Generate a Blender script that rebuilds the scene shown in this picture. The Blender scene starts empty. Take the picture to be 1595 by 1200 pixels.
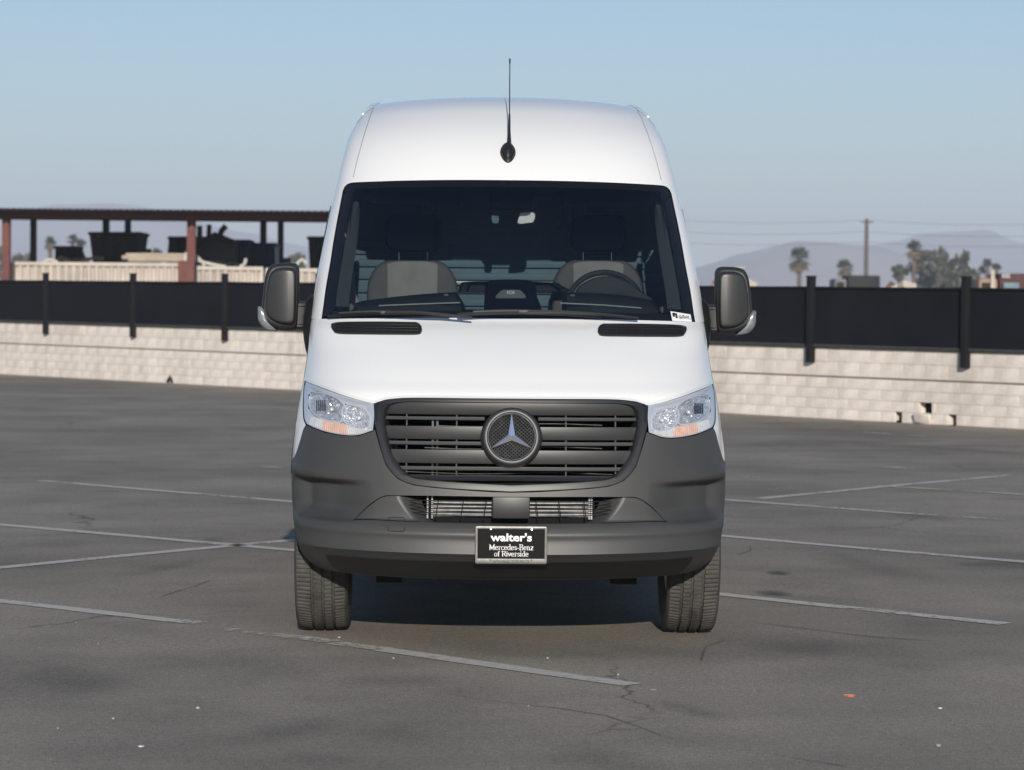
import bpy, bmesh, math, random
import numpy as np
from mathutils import Vector, Matrix, Euler

# ------------------------------------------------------------------ camera, world, sun, exposure
scene = bpy.context.scene
random.seed(7)
col = scene.collection
PW, PH, FPX = 1595.0, 1200.0, 4308.0          # photograph size and focal length in its pixels
CAM = Vector((-0.25, -12.0, 1.55))
YAW, PITCH, ROLL = -0.0207, math.atan(130 / 4308), 0.0085
CR = (Matrix.Rotation(YAW, 3, 'Z') @ Matrix.Rotation(math.pi / 2 - PITCH, 3, 'X') @ Matrix.Rotation(ROLL, 3, 'Z'))
cd = bpy.data.cameras.new('camera'); cam = bpy.data.objects.new('camera', cd); col.objects.link(cam)
cam.location = CAM; cam.rotation_euler = CR.to_euler()
cd.sensor_width = 36; cd.lens = 36 * FPX / PW; cd.clip_start = 0.1; cd.clip_end = 20000
cd.dof.use_dof = True; cd.dof.focus_distance = 12.5; cd.dof.aperture_fstop = 5.6
scene.camera = cam

SUN_EL, SUN_AZ = math.radians(17.5), math.radians(2.0)   # low sun behind the photographer, a little to the right
world = bpy.data.worlds.new('World'); scene.world = world; world.use_nodes = True
wn = world.node_tree
sky = wn.nodes.new('ShaderNodeTexSky'); sky.sky_type = 'NISHITA'; sky.sun_disc = False
sky.sun_elevation = SUN_EL; sky.sun_rotation = math.pi - SUN_AZ
sky.air_density = 1.0; sky.dust_density = 0.12; sky.ozone_density = 4.0
wn.nodes['Background'].inputs['Strength'].default_value = 0.102
wn.links.new(sky.outputs[0], wn.nodes['Background'].inputs['Color'])
sl = bpy.data.lights.new('sun', 'SUN'); sl.energy = 5.0; sl.angle = math.radians(0.5); sl.color = (1.0, 0.93, 0.83)
sun = bpy.data.objects.new('sun', sl); col.objects.link(sun)
sdir = Vector((math.sin(SUN_AZ) * math.cos(SUN_EL), -math.cos(SUN_AZ) * math.cos(SUN_EL), math.sin(SUN_EL)))
sun.rotation_euler = sdir.to_track_quat('Z', 'Y').to_euler(); sun.location = (3, -30, 12)
vs = scene.view_settings
vs.view_transform = 'Standard'; vs.look = 'None'; vs.exposure = 0.0; vs.gamma = 1.0; vs.use_curve_mapping = False
scene.render.engine = 'CYCLES'
cy = scene.cycles
cy.use_denoising = True; cy.max_bounces = 10; cy.transparent_max_bounces = 16; cy.volume_bounces = 1
cy.caustics_reflective = False; cy.sample_clamp_indirect = 4.0

def ray(u, v):
    return CR @ Vector(((u - PW / 2) / FPX, (PH / 2 - v) / FPX, -1.0))
def at(u, v, Y):
    d = ray(u, v); return CAM + d * ((Y - CAM.y) / d.y)
def gnd(u, v, z=0.0):
    d = ray(u, v); return CAM + d * ((z - CAM.z) / d.z)
def pix(p):
    q = CR.transposed() @ (Vector(p) - CAM)
    return (PW / 2 + FPX * q.x / -q.z, PH / 2 - FPX * q.y / -q.z)

# ------------------------------------------------------------------ helpers
def tag(o, label=None, cat=None, group=None, kind=None):
    if label: o['label'] = label
    if cat: o['category'] = cat
    if group: o['group'] = group
    if kind: o['kind'] = kind
    return o
def empty(name, loc=(0, 0, 0), rz=0.0, **k):
    o = bpy.data.objects.new(name, None); col.objects.link(o); o.location = loc; o.rotation_euler = (0, 0, rz)
    o.empty_display_size = 0.2
    return tag(o, **k)
def link(name, me, parent=None, loc=None):
    o = bpy.data.objects.new(name, me); col.objects.link(o)
    if parent is not None: o.parent = parent
    if loc is not None: o.location = loc
    return o
def mesh(name, V, F, mat, smooth=True, weld=0.0, recalc=False, angle=None):
    me = bpy.data.meshes.new(name)
    me.from_pydata([tuple(map(float, p)) for p in V], [], [tuple(int(i) for i in f) for f in F])
    if weld or recalc:
        bm = bmesh.new(); bm.from_mesh(me)
        if weld: bmesh.ops.remove_doubles(bm, verts=bm.verts, dist=weld)
        if recalc: bmesh.ops.recalc_face_normals(bm, faces=bm.faces)
        bm.to_mesh(me); bm.free()
    for m in (mat if isinstance(mat, (list, tuple)) else [mat]): me.materials.append(m)
    me.polygons.foreach_set('use_smooth', [smooth] * len(me.polygons))
    if smooth and angle:
        me.set_sharp_from_angle(angle=math.radians(angle))
    me.update()
    return me
class MB:
    """collects simple shapes into one mesh"""
    def __init__(s): s.V = []; s.F = []
    def add(s, V, F):
        n = len(s.V); s.V += [tuple(p) for p in V]; s.F += [tuple(i + n for i in f) for f in F]; return s
    def box(s, c, d, rz=0.0, bev=0.0, rot=None):
        c = Vector(c); x, y, z = d[0] / 2, d[1] / 2, d[2] / 2
        R = rot if rot is not None else Matrix.Rotation(rz, 3, 'Z')
        if bev <= 0:
            V = [c + R @ Vector((i * x, j * y, k * z)) for k in (-1, 1) for j in (-1, 1) for i in (-1, 1)]
            return s.add(V, [(0, 2, 3, 1), (4, 5, 7, 6), (0, 1, 5, 4), (2, 6, 7, 3), (0, 4, 6, 2), (1, 3, 7, 5)])
        bm = bmesh.new(); bmesh.ops.create_cube(bm, size=1.0)
        for v in bm.verts: v.co = Vector((v.co.x * 2 * x, v.co.y * 2 * y, v.co.z * 2 * z))
        bmesh.ops.bevel(bm, geom=list(bm.edges), offset=bev, segments=2, affect='EDGES', profile=0.6)
        bm.verts.index_update()
        V = [c + R @ v.co for v in bm.verts]; F = [[v.index for v in f.verts] for f in bm.faces]; bm.free()
        return s.add(V, F)
    def tube(s, pts, r, n=8, closed=False, cap=True):
        pts = [Vector(p) for p in pts]; m = len(pts)
        rs = r if isinstance(r, (list, tuple)) else [r] * m
        V = []; F = []; up = None
        for i, p in enumerate(pts):
            a = pts[(i - 1) % m] if (closed or i > 0) else p; b = pts[(i + 1) % m] if (closed or i < m - 1) else p
            t = (b - a).normalized()
            if up is None: up = Vector((0, 0, 1)) if abs(t.z) < 0.9 else Vector((1, 0, 0))
            e1 = t.cross(up)
            if e1.length < 1e-6: e1 = t.cross(Vector((0, 1, 0)))
            e1.normalize(); e2 = e1.cross(t).normalized(); up = e2
            for k in range(n):
                an = 2 * math.pi * k / n; V.append(p + (e1 * math.cos(an) + e2 * math.sin(an)) * rs[i])
        for i in range(m if closed else m - 1):
            j = (i + 1) % m
            for k in range(n):
                F.append((i * n + k, i * n + (k + 1) % n, j * n + (k + 1) % n, j * n + k))
        if cap and not closed:
            F.append(tuple(range(n))[::-1]); F.append(tuple((m - 1) * n + k for k in range(n)))
        return s.add(V, F)
    def grid(s, G, flip=False):
        """G[i][j] of points"""
        a, b = len(G), len(G[0]); V = [p for r in G for p in r]; F = []
        for i in range(a - 1):
            for j in range(b - 1):
                f = (i * b + j, (i + 1) * b + j, (i + 1) * b + j + 1, i * b + j + 1)
                F.append(f[::-1] if flip else f)
        return s.add(V, F)
    def build(s, name, mat, parent=None, smooth=True, weld=0.0, recalc=True, angle=35, loc=None):
        return link(name, mesh(name, s.V, s.F, mat, smooth, weld, recalc, angle), parent, loc)

def pchip(xs, ys):
    xs = np.array(xs, float); ys = np.array(ys, float); h = np.diff(xs); d = np.diff(ys) / h; m = np.zeros_like(xs)
    for i in range(1, len(xs) - 1):
        if d[i - 1] * d[i] > 0:
            w1 = 2 * h[i] + h[i - 1]; w2 = h[i] + 2 * h[i - 1]; m[i] = (w1 + w2) / (w1 / d[i - 1] + w2 / d[i])
    m[0] = d[0]; m[-1] = d[-1]
    xl, yl, ml = xs.tolist(), ys.tolist(), m.tolist()
    import bisect
    def f(x):
        if x <= xl[0]: return yl[0] + ml[0] * (x - xl[0])
        if x >= xl[-1]: return yl[-1] + ml[-1] * (x - xl[-1])
        i = bisect.bisect_right(xl, x) - 1; hh = xl[i + 1] - xl[i]; t = (x - xl[i]) / hh
        return ((1 + 2 * t) * (1 - t) ** 2 * yl[i] + t * (1 - t) ** 2 * hh * ml[i] + t * t * (3 - 2 * t) * yl[i + 1] + t * t * (t - 1) * hh * ml[i + 1])
    return f
def sstep(a, b, x):
    t = max(0.0, min(1.0, (x - a) / (b - a))); return t * t * (3 - 2 * t)
def resample(P, n, smooth=True):
    """n points along the polyline P (2-D or 3-D), Catmull-Rom when smooth"""
    P = [np.array(p, float) for p in P]
    if smooth and len(P) > 2:
        Q = [2 * P[0] - P[1]] + P + [2 * P[-1] - P[-2]]; D = []
        for i in range(1, len(Q) - 2):
            a, b, c, d = Q[i - 1:i + 3]
            for k in range(12):
                t = k / 12; D.append(0.5 * (2 * b + (c - a) * t + (2 * a - 5 * b + 4 * c - d) * t * t + (3 * b - a - 3 * c + d) * t ** 3))
        D.append(P[-1]); P = D
    L = [0.0]
    for i in range(1, len(P)): L.append(L[-1] + float(np.linalg.norm(P[i] - P[i - 1])))
    out = []; k = 0
    for i in range(n):
        x = L[-1] * i / (n - 1)
        while k < len(L) - 2 and L[k + 1] < x: k += 1
        t = (x - L[k]) / max(1e-9, L[k + 1] - L[k]); out.append(P[k] * (1 - t) + P[k + 1] * t)
    return out
def coons(bottom, top, left, right):
    """bottom/top run left->right, left/right run bottom->top; lists of 2-D arrays; returns [i along][j up]"""
    n, m = len(bottom), len(left); G = []
    for i in range(n):
        u = i / (n - 1); r = []
        for j in range(m):
            v = j / (m - 1)
            r.append((1 - v) * bottom[i] + v * top[i] + (1 - u) * left[j] + u * right[j]
                     - ((1 - u) * (1 - v) * bottom[0] + u * (1 - v) * bottom[-1] + (1 - u) * v * top[0] + u * v * top[-1]))
        G.append(r)
    return G

# ------------------------------------------------------------------ materials
def nodes_of(name):
    m = bpy.data.materials.new(name); m.use_nodes = True
    return m, m.node_tree, m.node_tree.nodes['Principled BSDF']
def setp(b, **k):
    for kk, v in k.items(): b.inputs[kk.replace('_', ' ')].default_value = v
def noise(nt, scale, detail=4, rough=0.55, co='Object', vec=(1, 1, 1)):
    tc = nt.nodes.new('ShaderNodeTexCoord'); mp = nt.nodes.new('ShaderNodeMapping'); mp.inputs['Scale'].default_value = vec
    n = nt.nodes.new('ShaderNodeTexNoise'); n.inputs['Scale'].default_value = scale; n.inputs['Detail'].default_value = detail; n.inputs['Roughness'].default_value = rough
    nt.links.new(tc.outputs[co], mp.inputs[0]); nt.links.new(mp.outputs[0], n.inputs['Vector']); return n
def ramp(nt, src, stops):
    r = nt.nodes.new('ShaderNodeValToRGB'); e = r.color_ramp.elements
    while len(e) < len(stops): e.new(0.5)
    for i, (p, c) in enumerate(stops): e[i].position = p; e[i].color = (*c, 1) if len(c) == 3 else c
    nt.links.new(src, r.inputs[0]); return r
def mix(nt, fac, a, b, blend='MIX'):
    m = nt.nodes.new('ShaderNodeMix'); m.data_type = 'RGBA'; m.blend_type = blend
    for s, i in ((fac, 0), (a, 6), (b, 7)):
        if isinstance(s, (int, float)): m.inputs[i].default_value = s
        elif isinstance(s, tuple): m.inputs[i].default_value = (*s, 1)
        else: nt.links.new(s, m.inputs[i])
    return m.outputs[2]
def bump(nt, b, src, strength=0.2, dist=0.01, prev=None):
    n = nt.nodes.new('ShaderNodeBump'); n.inputs['Strength'].default_value = strength; n.inputs['Distance'].default_value = dist
    nt.links.new(src, n.inputs['Height'])
    if prev is not None: nt.links.new(prev.outputs[0], n.inputs['Normal'])
    nt.links.new(n.outputs[0], b.inputs['Normal']); return n
def simple(name, c, rough=0.6, metal=0.0, var=0.12, scale=6, bmp=0.0, bscale=60, coat=0.0, spec=0.5, co='Object'):
    m, nt, b = nodes_of(name)
    n = noise(nt, scale, co=co)
    lo = tuple(max(0, x * (1 - var)) for x in c); hi = tuple(min(1, x * (1 + var)) for x in c)
    r = ramp(nt, n.outputs['Fac'], [(0.3, lo), (0.7, hi)]); nt.links.new(r.outputs[0], b.inputs['Base Color'])
    setp(b, Roughness=rough, Metallic=metal, Coat_Weight=coat, Specular_IOR_Level=spec); b.inputs['Coat Roughness'].default_value = 0.03
    if bmp: bump(nt, b, noise(nt, bscale, 3, co=co).outputs['Fac'], bmp, 0.004)
    return m
M = {}
M['white'] = simple('white_paint', (0.75, 0.75, 0.742), 0.25, var=0.008, scale=3, coat=0.6)
M['grey_plastic'] = simple('grey_plastic', (0.046, 0.0455, 0.045), 0.48, var=0.05, scale=8, bmp=0.06, bscale=900)
M['slat_plastic'] = simple('slat_plastic', (0.026, 0.026, 0.027), 0.42, var=0.06, scale=8, bmp=0.04, bscale=900)
M['dark_plastic'] = simple('dark_plastic', (0.014, 0.0145, 0.016), 0.42, var=0.1, scale=9, bmp=0.05, bscale=700)
M['black'] = simple('black_trim', (0.009, 0.009, 0.010), 0.5, var=0.15)
M['void'] = simple('void_black', (0.004, 0.004, 0.005), 0.8, var=0.2, spec=0.2)
M['gloss_black'] = simple('frit_black', (0.006, 0.007, 0.009), 0.06, var=0.1)
M['star'] = simple('star_chrome', (0.86, 0.88, 0.92), 0.33, 1.0, var=0.02)
M['chrome'] = simple('chrome', (0.80, 0.81, 0.83), 0.09, 1.0, var=0.02)
M['steel'] = simple('bare_steel', (0.20, 0.20, 0.20), 0.45, 0.8, var=0.3, scale=30)
M['reflector'] = simple('lamp_reflector', (0.93, 0.93, 0.94), 0.13, 0.80, var=0.02)
M['lamp_bezel'] = simple('lamp_bezel', (0.66, 0.68, 0.72), 0.22, 0.40, var=0.03)
M['amber'] = simple('amber_lamp', (0.64, 0.41, 0.32), 0.25, var=0.12, scale=40)
M['lampwhite'] = simple('clear_ribs', (0.72, 0.71, 0.69), 0.25, 0.3, var=0.08, scale=40)
M['dash'] = simple('dashboard_plastic', (0.016, 0.019, 0.020), 0.65, var=0.1, spec=0.25)
M['seat'] = simple('seat_fabric', (0.34, 0.32, 0.295), 0.85, var=0.08, scale=12, bmp=0.1, bscale=800)
M['seat_dark'] = simple('seat_bolster', (0.15, 0.143, 0.135), 0.8, var=0.08, scale=12, bmp=0.1, bscale=800)
M['seat_black'] = simple('headrest_shade_black', (0.004, 0.004, 0.005), 0.95, var=0.1, spec=0.05)  # near-black: roof shade over the headrests is put into the colour
M['cabin_grey'] = simple('cabin_trim', (0.16, 0.165, 0.16), 0.7, var=0.06)
M['cabin_dim'] = simple('dim_partition_paint', (0.12, 0.195, 0.235), 0.6, var=0.10)  # white partition paint dimmed to teal: shade and glass tint in the colour
M['screen'] = simple('screen_back', (0.004, 0.004, 0.008), 0.8, var=0.1, spec=0.08)
M['plate_black'] = simple('plate_black', (0.008, 0.008, 0.008), 0.7, var=0.1, spec=0.15)
M['plate_white'] = simple('plate_letters', (0.86, 0.86, 0.85), 0.45, var=0.02)
M['paper'] = simple('paper', (0.80, 0.80, 0.78), 0.7, var=0.03)
M['ink'] = simple('ink', (0.012, 0.012, 0.014), 0.7, var=0.1)
M['liner'] = simple('arch_liner', (0.010, 0.010, 0.011), 0.85, var=0.2)
M['rim'] = simple('wheel_rim', (0.34, 0.35, 0.36), 0.35, 0.8, var=0.06)

def glass_mat(name, tint, rough=0.01, ior=1.5):
    m = bpy.data.materials.new(name); m.use_nodes = True; nt = m.node_tree; nt.nodes.clear()
    o = nt.nodes.new('ShaderNodeOutputMaterial'); t = nt.nodes.new('ShaderNodeBsdfTransparent'); t.inputs[0].default_value = (*tint, 1)
    g = nt.nodes.new('ShaderNodeBsdfGlossy'); g.inputs['Roughness'].default_value = rough
    lw = nt.nodes.new('ShaderNodeLayerWeight'); lw.inputs['Blend'].default_value = 0.5      # same reflectance from either side of the pane
    pw_ = nt.nodes.new('ShaderNodeMath'); pw_.operation = 'POWER'; pw_.inputs[1].default_value = 5.0; nt.links.new(lw.outputs['Facing'], pw_.inputs[0])
    r0 = ((ior - 1) / (ior + 1)) ** 2
    f = nt.nodes.new('ShaderNodeMath'); f.operation = 'MULTIPLY_ADD'; f.inputs[1].default_value = 1 - r0; f.inputs[2].default_value = r0; nt.links.new(pw_.outputs[0], f.inputs[0])
    mx = nt.nodes.new('ShaderNodeMixShader')
    nt.links.new(f.outputs[0], mx.inputs[0]); nt.links.new(t.outputs[0], mx.inputs[1]); nt.links.new(g.outputs[0], mx.inputs[2]); nt.links.new(mx.outputs[0], o.inputs[0])
    return m
M['glass'] = glass_mat('windshield_glass', (0.53, 0.57, 0.585), ior=1.95)
M['lens'] = glass_mat('lamp_lens', (0.95, 0.96, 0.98))
M['mirror_lamp'] = simple('mirror_lamp', (0.20, 0.21, 0.225), 0.2, 0.35, var=0.35, scale=25)
M['lens_dim'] = glass_mat('indicator_lens', (0.80, 0.84, 0.88))

def tyre_mat():
    m, nt, b = nodes_of('tyre_rubber')
    n = noise(nt, 14, 6); r = ramp(nt, n.outputs['Fac'], [(0.3, (0.034, 0.032, 0.029)), (0.72, (0.076, 0.071, 0.064))])
    nt.links.new(r.outputs[0], b.inputs['Base Color']); setp(b, Roughness=0.8)
    bump(nt, b, noise(nt, 220, 3).outputs['Fac'], 0.25, 0.003); return m
M['tyre'] = tyre_mat()

def asphalt_mat():
    m, nt, b = nodes_of('asphalt')
    big = noise(nt, 0.35, 5, 0.6); mid = noise(nt, 1.7, 6, 0.65, vec=(0.8, 0.6, 1)); fine = noise(nt, 34, 4, 0.7); grit = noise(nt, 130, 2, 0.6)
    c = ramp(nt, big.outputs['Fac'], [(0.30, (0.176, 0.156, 0.129)), (0.52, (0.252, 0.224, 0.187)), (0.74, (0.318, 0.283, 0.236))]).outputs[0]
    c = mix(nt, 0.5, c, ramp(nt, mid.outputs['Fac'], [(0.28, (0.62, 0.62, 0.63)), (0.5, (1, 1, 1)), (0.75, (1.18, 1.16, 1.12))]).outputs[0], 'MULTIPLY')
    c = mix(nt, 0.8, c, ramp(nt, fine.outputs['Fac'], [(0.3, (0.70, 0.70, 0.70)), (0.7, (1.28, 1.27, 1.25))]).outputs[0], 'MULTIPLY')
    c = mix(nt, 0.75, c, ramp(nt, grit.outputs['Fac'], [(0.32, (0.55, 0.55, 0.55)), (0.5, (1, 1, 1)), (0.70, (1.75, 1.72, 1.68))]).outputs[0], 'MULTIPLY')
    # long smears left by sealcoat squeegees and tyres
    sm = noise(nt, 0.9, 5, 0.6, vec=(0.6, 1.3, 1)); c = mix(nt, 0.38, c, ramp(nt, sm.outputs['Fac'], [(0.36, (0.74, 0.74, 0.75)), (0.52, (1, 1, 1)), (0.7, (1.13, 1.12, 1.1))]).outputs[0], 'MULTIPLY')
    # dark oily spots
    sp = noise(nt, 0.8, 2, 0.4); c = mix(nt, 0.8, c, ramp(nt, sp.outputs['Fac'], [(0.24, (0.62, 0.62, 0.63)), (0.31, (1, 1, 1))]).outputs[0], 'MULTIPLY')
    # hairline cracks
    tc = nt.nodes.new('ShaderNodeTexCoord'); wv = noise(nt, 1.1, 4, 0.6)
    add = nt.nodes.new('ShaderNodeVectorMath'); add.operation = 'MULTIPLY_ADD'; add.inputs[1].default_value = (0.9, 0.9, 0)
    nt.links.new(wv.outputs['Color'], add.inputs[0]); nt.links.new(tc.outputs['Object'], add.inputs[2])
    vo = nt.nodes.new('ShaderNodeTexVoronoi'); vo.feature = 'DISTANCE_TO_EDGE'; vo.inputs['Scale'].default_value = 0.23
    nt.links.new(add.outputs[0], vo.inputs['Vector'])
    ck = ramp(nt, vo.outputs['Distance'], [(0.0, (0.45, 0.45, 0.45)), (0.0035, (1, 1, 1))]).outputs[0]
    msk = ramp(nt, noise(nt, 0.5, 3).outputs['Fac'], [(0.5, (0, 0, 0)), (0.6, (1, 1, 1))]).outputs[0]
    c = mix(nt, msk, c, mix(nt, 1.0, c, ck, 'MULTIPLY'))
    nt.links.new(c, b.inputs['Base Color']); setp(b, Roughness=0.88, Specular_IOR_Level=0.3)
    p = bump(nt, b, fine.outputs['Fac'], 0.5, 0.006); bump(nt, b, grit.outputs['Fac'], 0.7, 0.004, p); return m
M['asphalt'] = asphalt_mat()
def line_mat(name, wear):
    m, nt, b = nodes_of(name)
    n = noise(nt, 16, 8, 0.8); n2 = noise(nt, 1.3, 4, 0.6)
    c = ramp(nt, n.outputs['Fac'], [(0.3, (0.43, 0.405, 0.365)), (0.7, (0.62, 0.585, 0.53))]).outputs[0]
    nt.links.new(c, b.inputs['Base Color']); setp(b, Roughness=0.8)
    a = nt.nodes.new('ShaderNodeMath'); a.operation = 'ADD'; nt.links.new(n.outputs['Fac'], a.inputs[0]); nt.links.new(n2.outputs['Fac'], a.inputs[1])
    hf = nt.nodes.new('ShaderNodeMath'); hf.operation = 'MULTIPLY'; hf.inputs[1].default_value = 0.5; nt.links.new(a.outputs[0], hf.inputs[0]); a = hf
    al = ramp(nt, a.outputs[0], [(wear - 0.03, (0.0, 0.0, 0.0)), (wear + 0.035, (0.92, 0.92, 0.92))]).outputs[0]
    nt.links.new(al, b.inputs['Alpha']); return m
def stain_mat(amt, name):
    m, nt, b = nodes_of(name); n = noise(nt, 5, 6, 0.7)
    tc = nt.nodes.new('ShaderNodeTexCoord'); g = nt.nodes.new('ShaderNodeTexGradient'); g.gradient_type = 'SPHERICAL'; mp = nt.nodes.new('ShaderNodeMapping')
    mp.inputs['Location'].default_value = (-1, -1, 0); mp.inputs['Scale'].default_value = (2, 2, 0)
    nt.links.new(tc.outputs['Generated'], mp.inputs[0]); nt.links.new(mp.outputs[0], g.inputs[0])
    mu = nt.nodes.new('ShaderNodeMath'); mu.operation = 'MULTIPLY'; nt.links.new(g.outputs['Fac'], mu.inputs[0]); nt.links.new(n.outputs['Fac'], mu.inputs[1])
    nt.links.new(ramp(nt, mu.outputs[0], [(0.06, (0, 0, 0)), (0.42, (amt, amt, amt))]).outputs[0], b.inputs['Alpha'])
    b.inputs['Base Color'].default_value = (0.055, 0.052, 0.048, 1); setp(b, Roughness=0.7); return m
M['stain'] = stain_mat(0.16, 'faint_stain'); M['oil'] = stain_mat(0.55, 'oil_stain')
M['line'] = line_mat('parking_line_paint', 0.435)
M['line_worn'] = line_mat('parking_line_worn', 0.53)
def block_mat(name, c):
    m, nt, b = nodes_of(name)
    oi = nt.nodes.new('ShaderNodeObjectInfo')
    n = noise(nt, 7, 6, 0.65); st = noise(nt, 0.8, 4, 0.6, co='Generated', vec=(3, 1, 0.7))
    cc = ramp(nt, n.outputs['Fac'], [(0.25, tuple(x * 0.84 for x in c)), (0.7, tuple(x * 1.07 for x in c))]).outputs[0]
    cc = mix(nt, 0.9, cc, ramp(nt, oi.outputs['Random'], [(0.0, (0.94, 0.94, 0.945)), (0.5, (1, 0.99, 0.98)), (1.0, (1.03, 1.025, 1.015))]).outputs[0], 'MULTIPLY')
    cc = mix(nt, 0.5, cc, ramp(nt, st.outputs['Fac'], [(0.35, (0.78, 0.77, 0.77)), (0.6, (1, 1, 1))]).outputs[0], 'MULTIPLY')
    ge = nt.nodes.new('ShaderNodeNewGeometry'); mp = nt.nodes.new('ShaderNodeMapping'); mp.inputs['Scale'].default_value = (1, 1, 0.22); nt.links.new(ge.outputs['Position'], mp.inputs[0])
    ws = nt.nodes.new('ShaderNodeTexNoise'); ws.inputs['Scale'].default_value = 1.6; ws.inputs['Detail'].default_value = 6; ws.inputs['Roughness'].default_value = 0.65; nt.links.new(mp.outputs[0], ws.inputs['Vector'])
    cc = mix(nt, 1.0, cc, ramp(nt, ws.outputs['Fac'], [(0.34, (0.80, 0.785, 0.77)), (0.50, (0.98, 0.975, 0.97)), (0.68, (1.06, 1.055, 1.05))]).outputs[0], 'MULTIPLY')
    nt.links.new(cc, b.inputs['Base Color']); setp(b, Roughness=0.9, Specular_IOR_Level=0.2)
    bump(nt, b, noise(nt, 45, 4).outputs['Fac'], 0.4, 0.006); return m
M['block'] = block_mat('block_masonry', (0.78, 0.715, 0.65))
M['mortar'] = simple('mortar', (0.70, 0.64, 0.58), 0.95, var=0.10, scale=5)
M['screen_cloth'] = simple('fence_screen', (0.0115, 0.012, 0.0165), 0.95, var=0.18, scale=1.5, spec=0.1)
M['fence_post'] = simple('fence_post_paint', (0.011, 0.0115, 0.013), 0.7, var=0.12, spec=0.2)
M['fence_rail'] = simple('fence_rail_paint', (0.045, 0.045, 0.045), 0.7, var=0.2)

# ------------------------------------------------------------------ the ground the van stands on
def wall_base():
    return gnd(0, 583.0), gnd(1595, 669.0)
WL, WR = wall_base()
wdir = (WR - WL).normalized(); wnrm = Vector((wdir.y, -wdir.x, 0))     # wnrm points towards the camera
if wnrm.dot(CAM - WL) < 0: wnrm = -wnrm
def wpt(s, z=0.0, out=0.0):
    """s metres along the wall from where it leaves the left edge of the picture"""
    p = WL + wdir * s + wnrm * out; return Vector((p.x, p.y, z))
WLEN = (WR - WL).length
gA, gB = wpt(-30), wpt(WLEN + 22)
lot = MB()
lot.add([gA, gB, gB + Vector((0, -60, 0)), Vector((gB.x, -45, 0)), Vector((gA.x - 12, -45, 0)), Vector((gA.x - 12, gA.y - 2, 0))], [(0, 1, 2, 3, 4, 5)])
lot_o = lot.build('parking_lot', M['asphalt'], smooth=False); tag(lot_o, kind='structure')

# ------------------------------------------------------------------ VAN: base surface
_W = pchip([.30, .345, .39, .43, .49, .59, .71, .82, .95, 1.05, 1.16, 1.28, 1.40, 1.61, 1.77, 1.93, 2.09, 2.26, 2.37, 2.47, 2.54, 2.575, 2.59],
           [.80, .885, .930, .950, .965, .983, .992, .994, .985, .972, .957, .945, .938, .924, .902, .877, .848, .818, .795, .755, .715, .688, .672])
_Y = pchip([.30, .37, .425, .452, .4605, .468, .49, .507, .52, .5435, .549, .575, .592, .60, .70, .76, .90, 1.05, 1.131, 1.20, 1.28, 1.36, 1.42, 1.465, 1.60, 1.80, 2.0, 2.147, 2.25, 2.35, 2.45, 2.52, 2.565, 2.59],
           [.20, .10, .036, -.004, -.0205, -.0190, -.0150, -.0122, -.0112, -.0150, -.0125, .003, .022, .034, .044, .052, .078, .108, .142, .232, .355, .497, .618, .720, .860, 1.058, 1.252, 1.390, 1.505, 1.650, 1.845, 2.03, 2.25, 2.52])
_B = pchip([.30, .60, .85, 1.05, 1.131, 1.30, 1.47, 1.8, 2.15, 2.4, 2.59], [.50, .60, .64, .66, .68, .62, .44, .40, .38, .35, .30])
_C = pchip([1.4, 1.5, 2.15, 2.5, 2.59], [0, .001, .016, .026, .030])
NEXP = 2.35
def gsup(s): return 1 - max(0.0, 1 - min(1.0, s) ** NEXP) ** (1 / NEXP)
def pt(s, z):
    a = abs(s); return Vector((s * _W(z), _Y(z) + _B(z) * gsup(a), z + _C(z) * (1 - a * a)))
def ptn(s, z, off=0.0):
    p = pt(s, z)
    if off == 0: return p
    e = 0.004; s0, s1 = max(-.9999, s - e), min(.9999, s + e)
    n = (pt(s1, z) - pt(s0, z)).cross(pt(s, z + e) - pt(s, z - e))
    if n.length < 1e-12: return p
    n.normalize()
    if n.y > 0: n = -n
    return p + n * off            # positive off = outwards
def sz_of(X, Z):
    z = Z
    for _ in range(6):
        s = min(1.0, abs(X) / _W(z)); z = Z - _C(z) * (1 - s * s)
    return s, z
def SZ(u, v):
    """(s, z) where the photograph's pixel meets the van's surface (right half; u None = on the centre line)"""
    if u is None:
        lo, hi = .30, 2.59
        for _ in range(50):
            mid = (lo + hi) / 2
            if pix(pt(0, mid))[1] > v: lo = mid
            else: hi = mid
        return np.array((0.0, (lo + hi) / 2))
    prev = None; d = ray(u, v)
    def f(Y):
        p = CAM + d * ((Y - CAM.y) / d.y)
        w = _W(p.z)
        if abs(p.x) >= w: return None, p
        s, z = sz_of(p.x, p.z); return Y - (_Y(z) + _B(z) * gsup(s)), p
    Y = -0.1; best = None
    while Y < 3.2:
        g, p = f(Y)
        if g is not None and g >= 0:
            lo, hi = Y - 0.02, Y
            for _ in range(30):
                mid = (lo + hi) / 2; g2, _p = f(mid)
                if g2 is None or g2 < 0: lo = mid
                else: hi = mid
            g, p = f(hi); return np.array(sz_of(p.x, p.z))
        Y += 0.02
    p = at(u, v, 0.7); return np.array((.995, p.z))
def L(pts): return [SZ(*p) for p in pts]
def emit(mb, G, off=0.0, flip=False):
    """grid of (s,z) -> right half and mirrored left half"""
    R = [[ptn(q[0], q[1], off(q[0], q[1]) if callable(off) else off) for q in r] for r in G]
    mb.grid(R, flip); mb.grid([[Vector((-p.x, p.y, p.z)) for p in r] for r in R], not flip)
def emit_side(mb, G, sgn, off=0.0):
    R = [[ptn(q[0], q[1], off(q[0], q[1]) if callable(off) else off) for q in r] for r in G]
    mb.grid([[Vector((sgn * p.x, p.y, p.z)) for p in r] for r in R], sgn < 0)
def mir(p, sgn): return Vector((sgn * p[0], p[1], p[2]))

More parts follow.
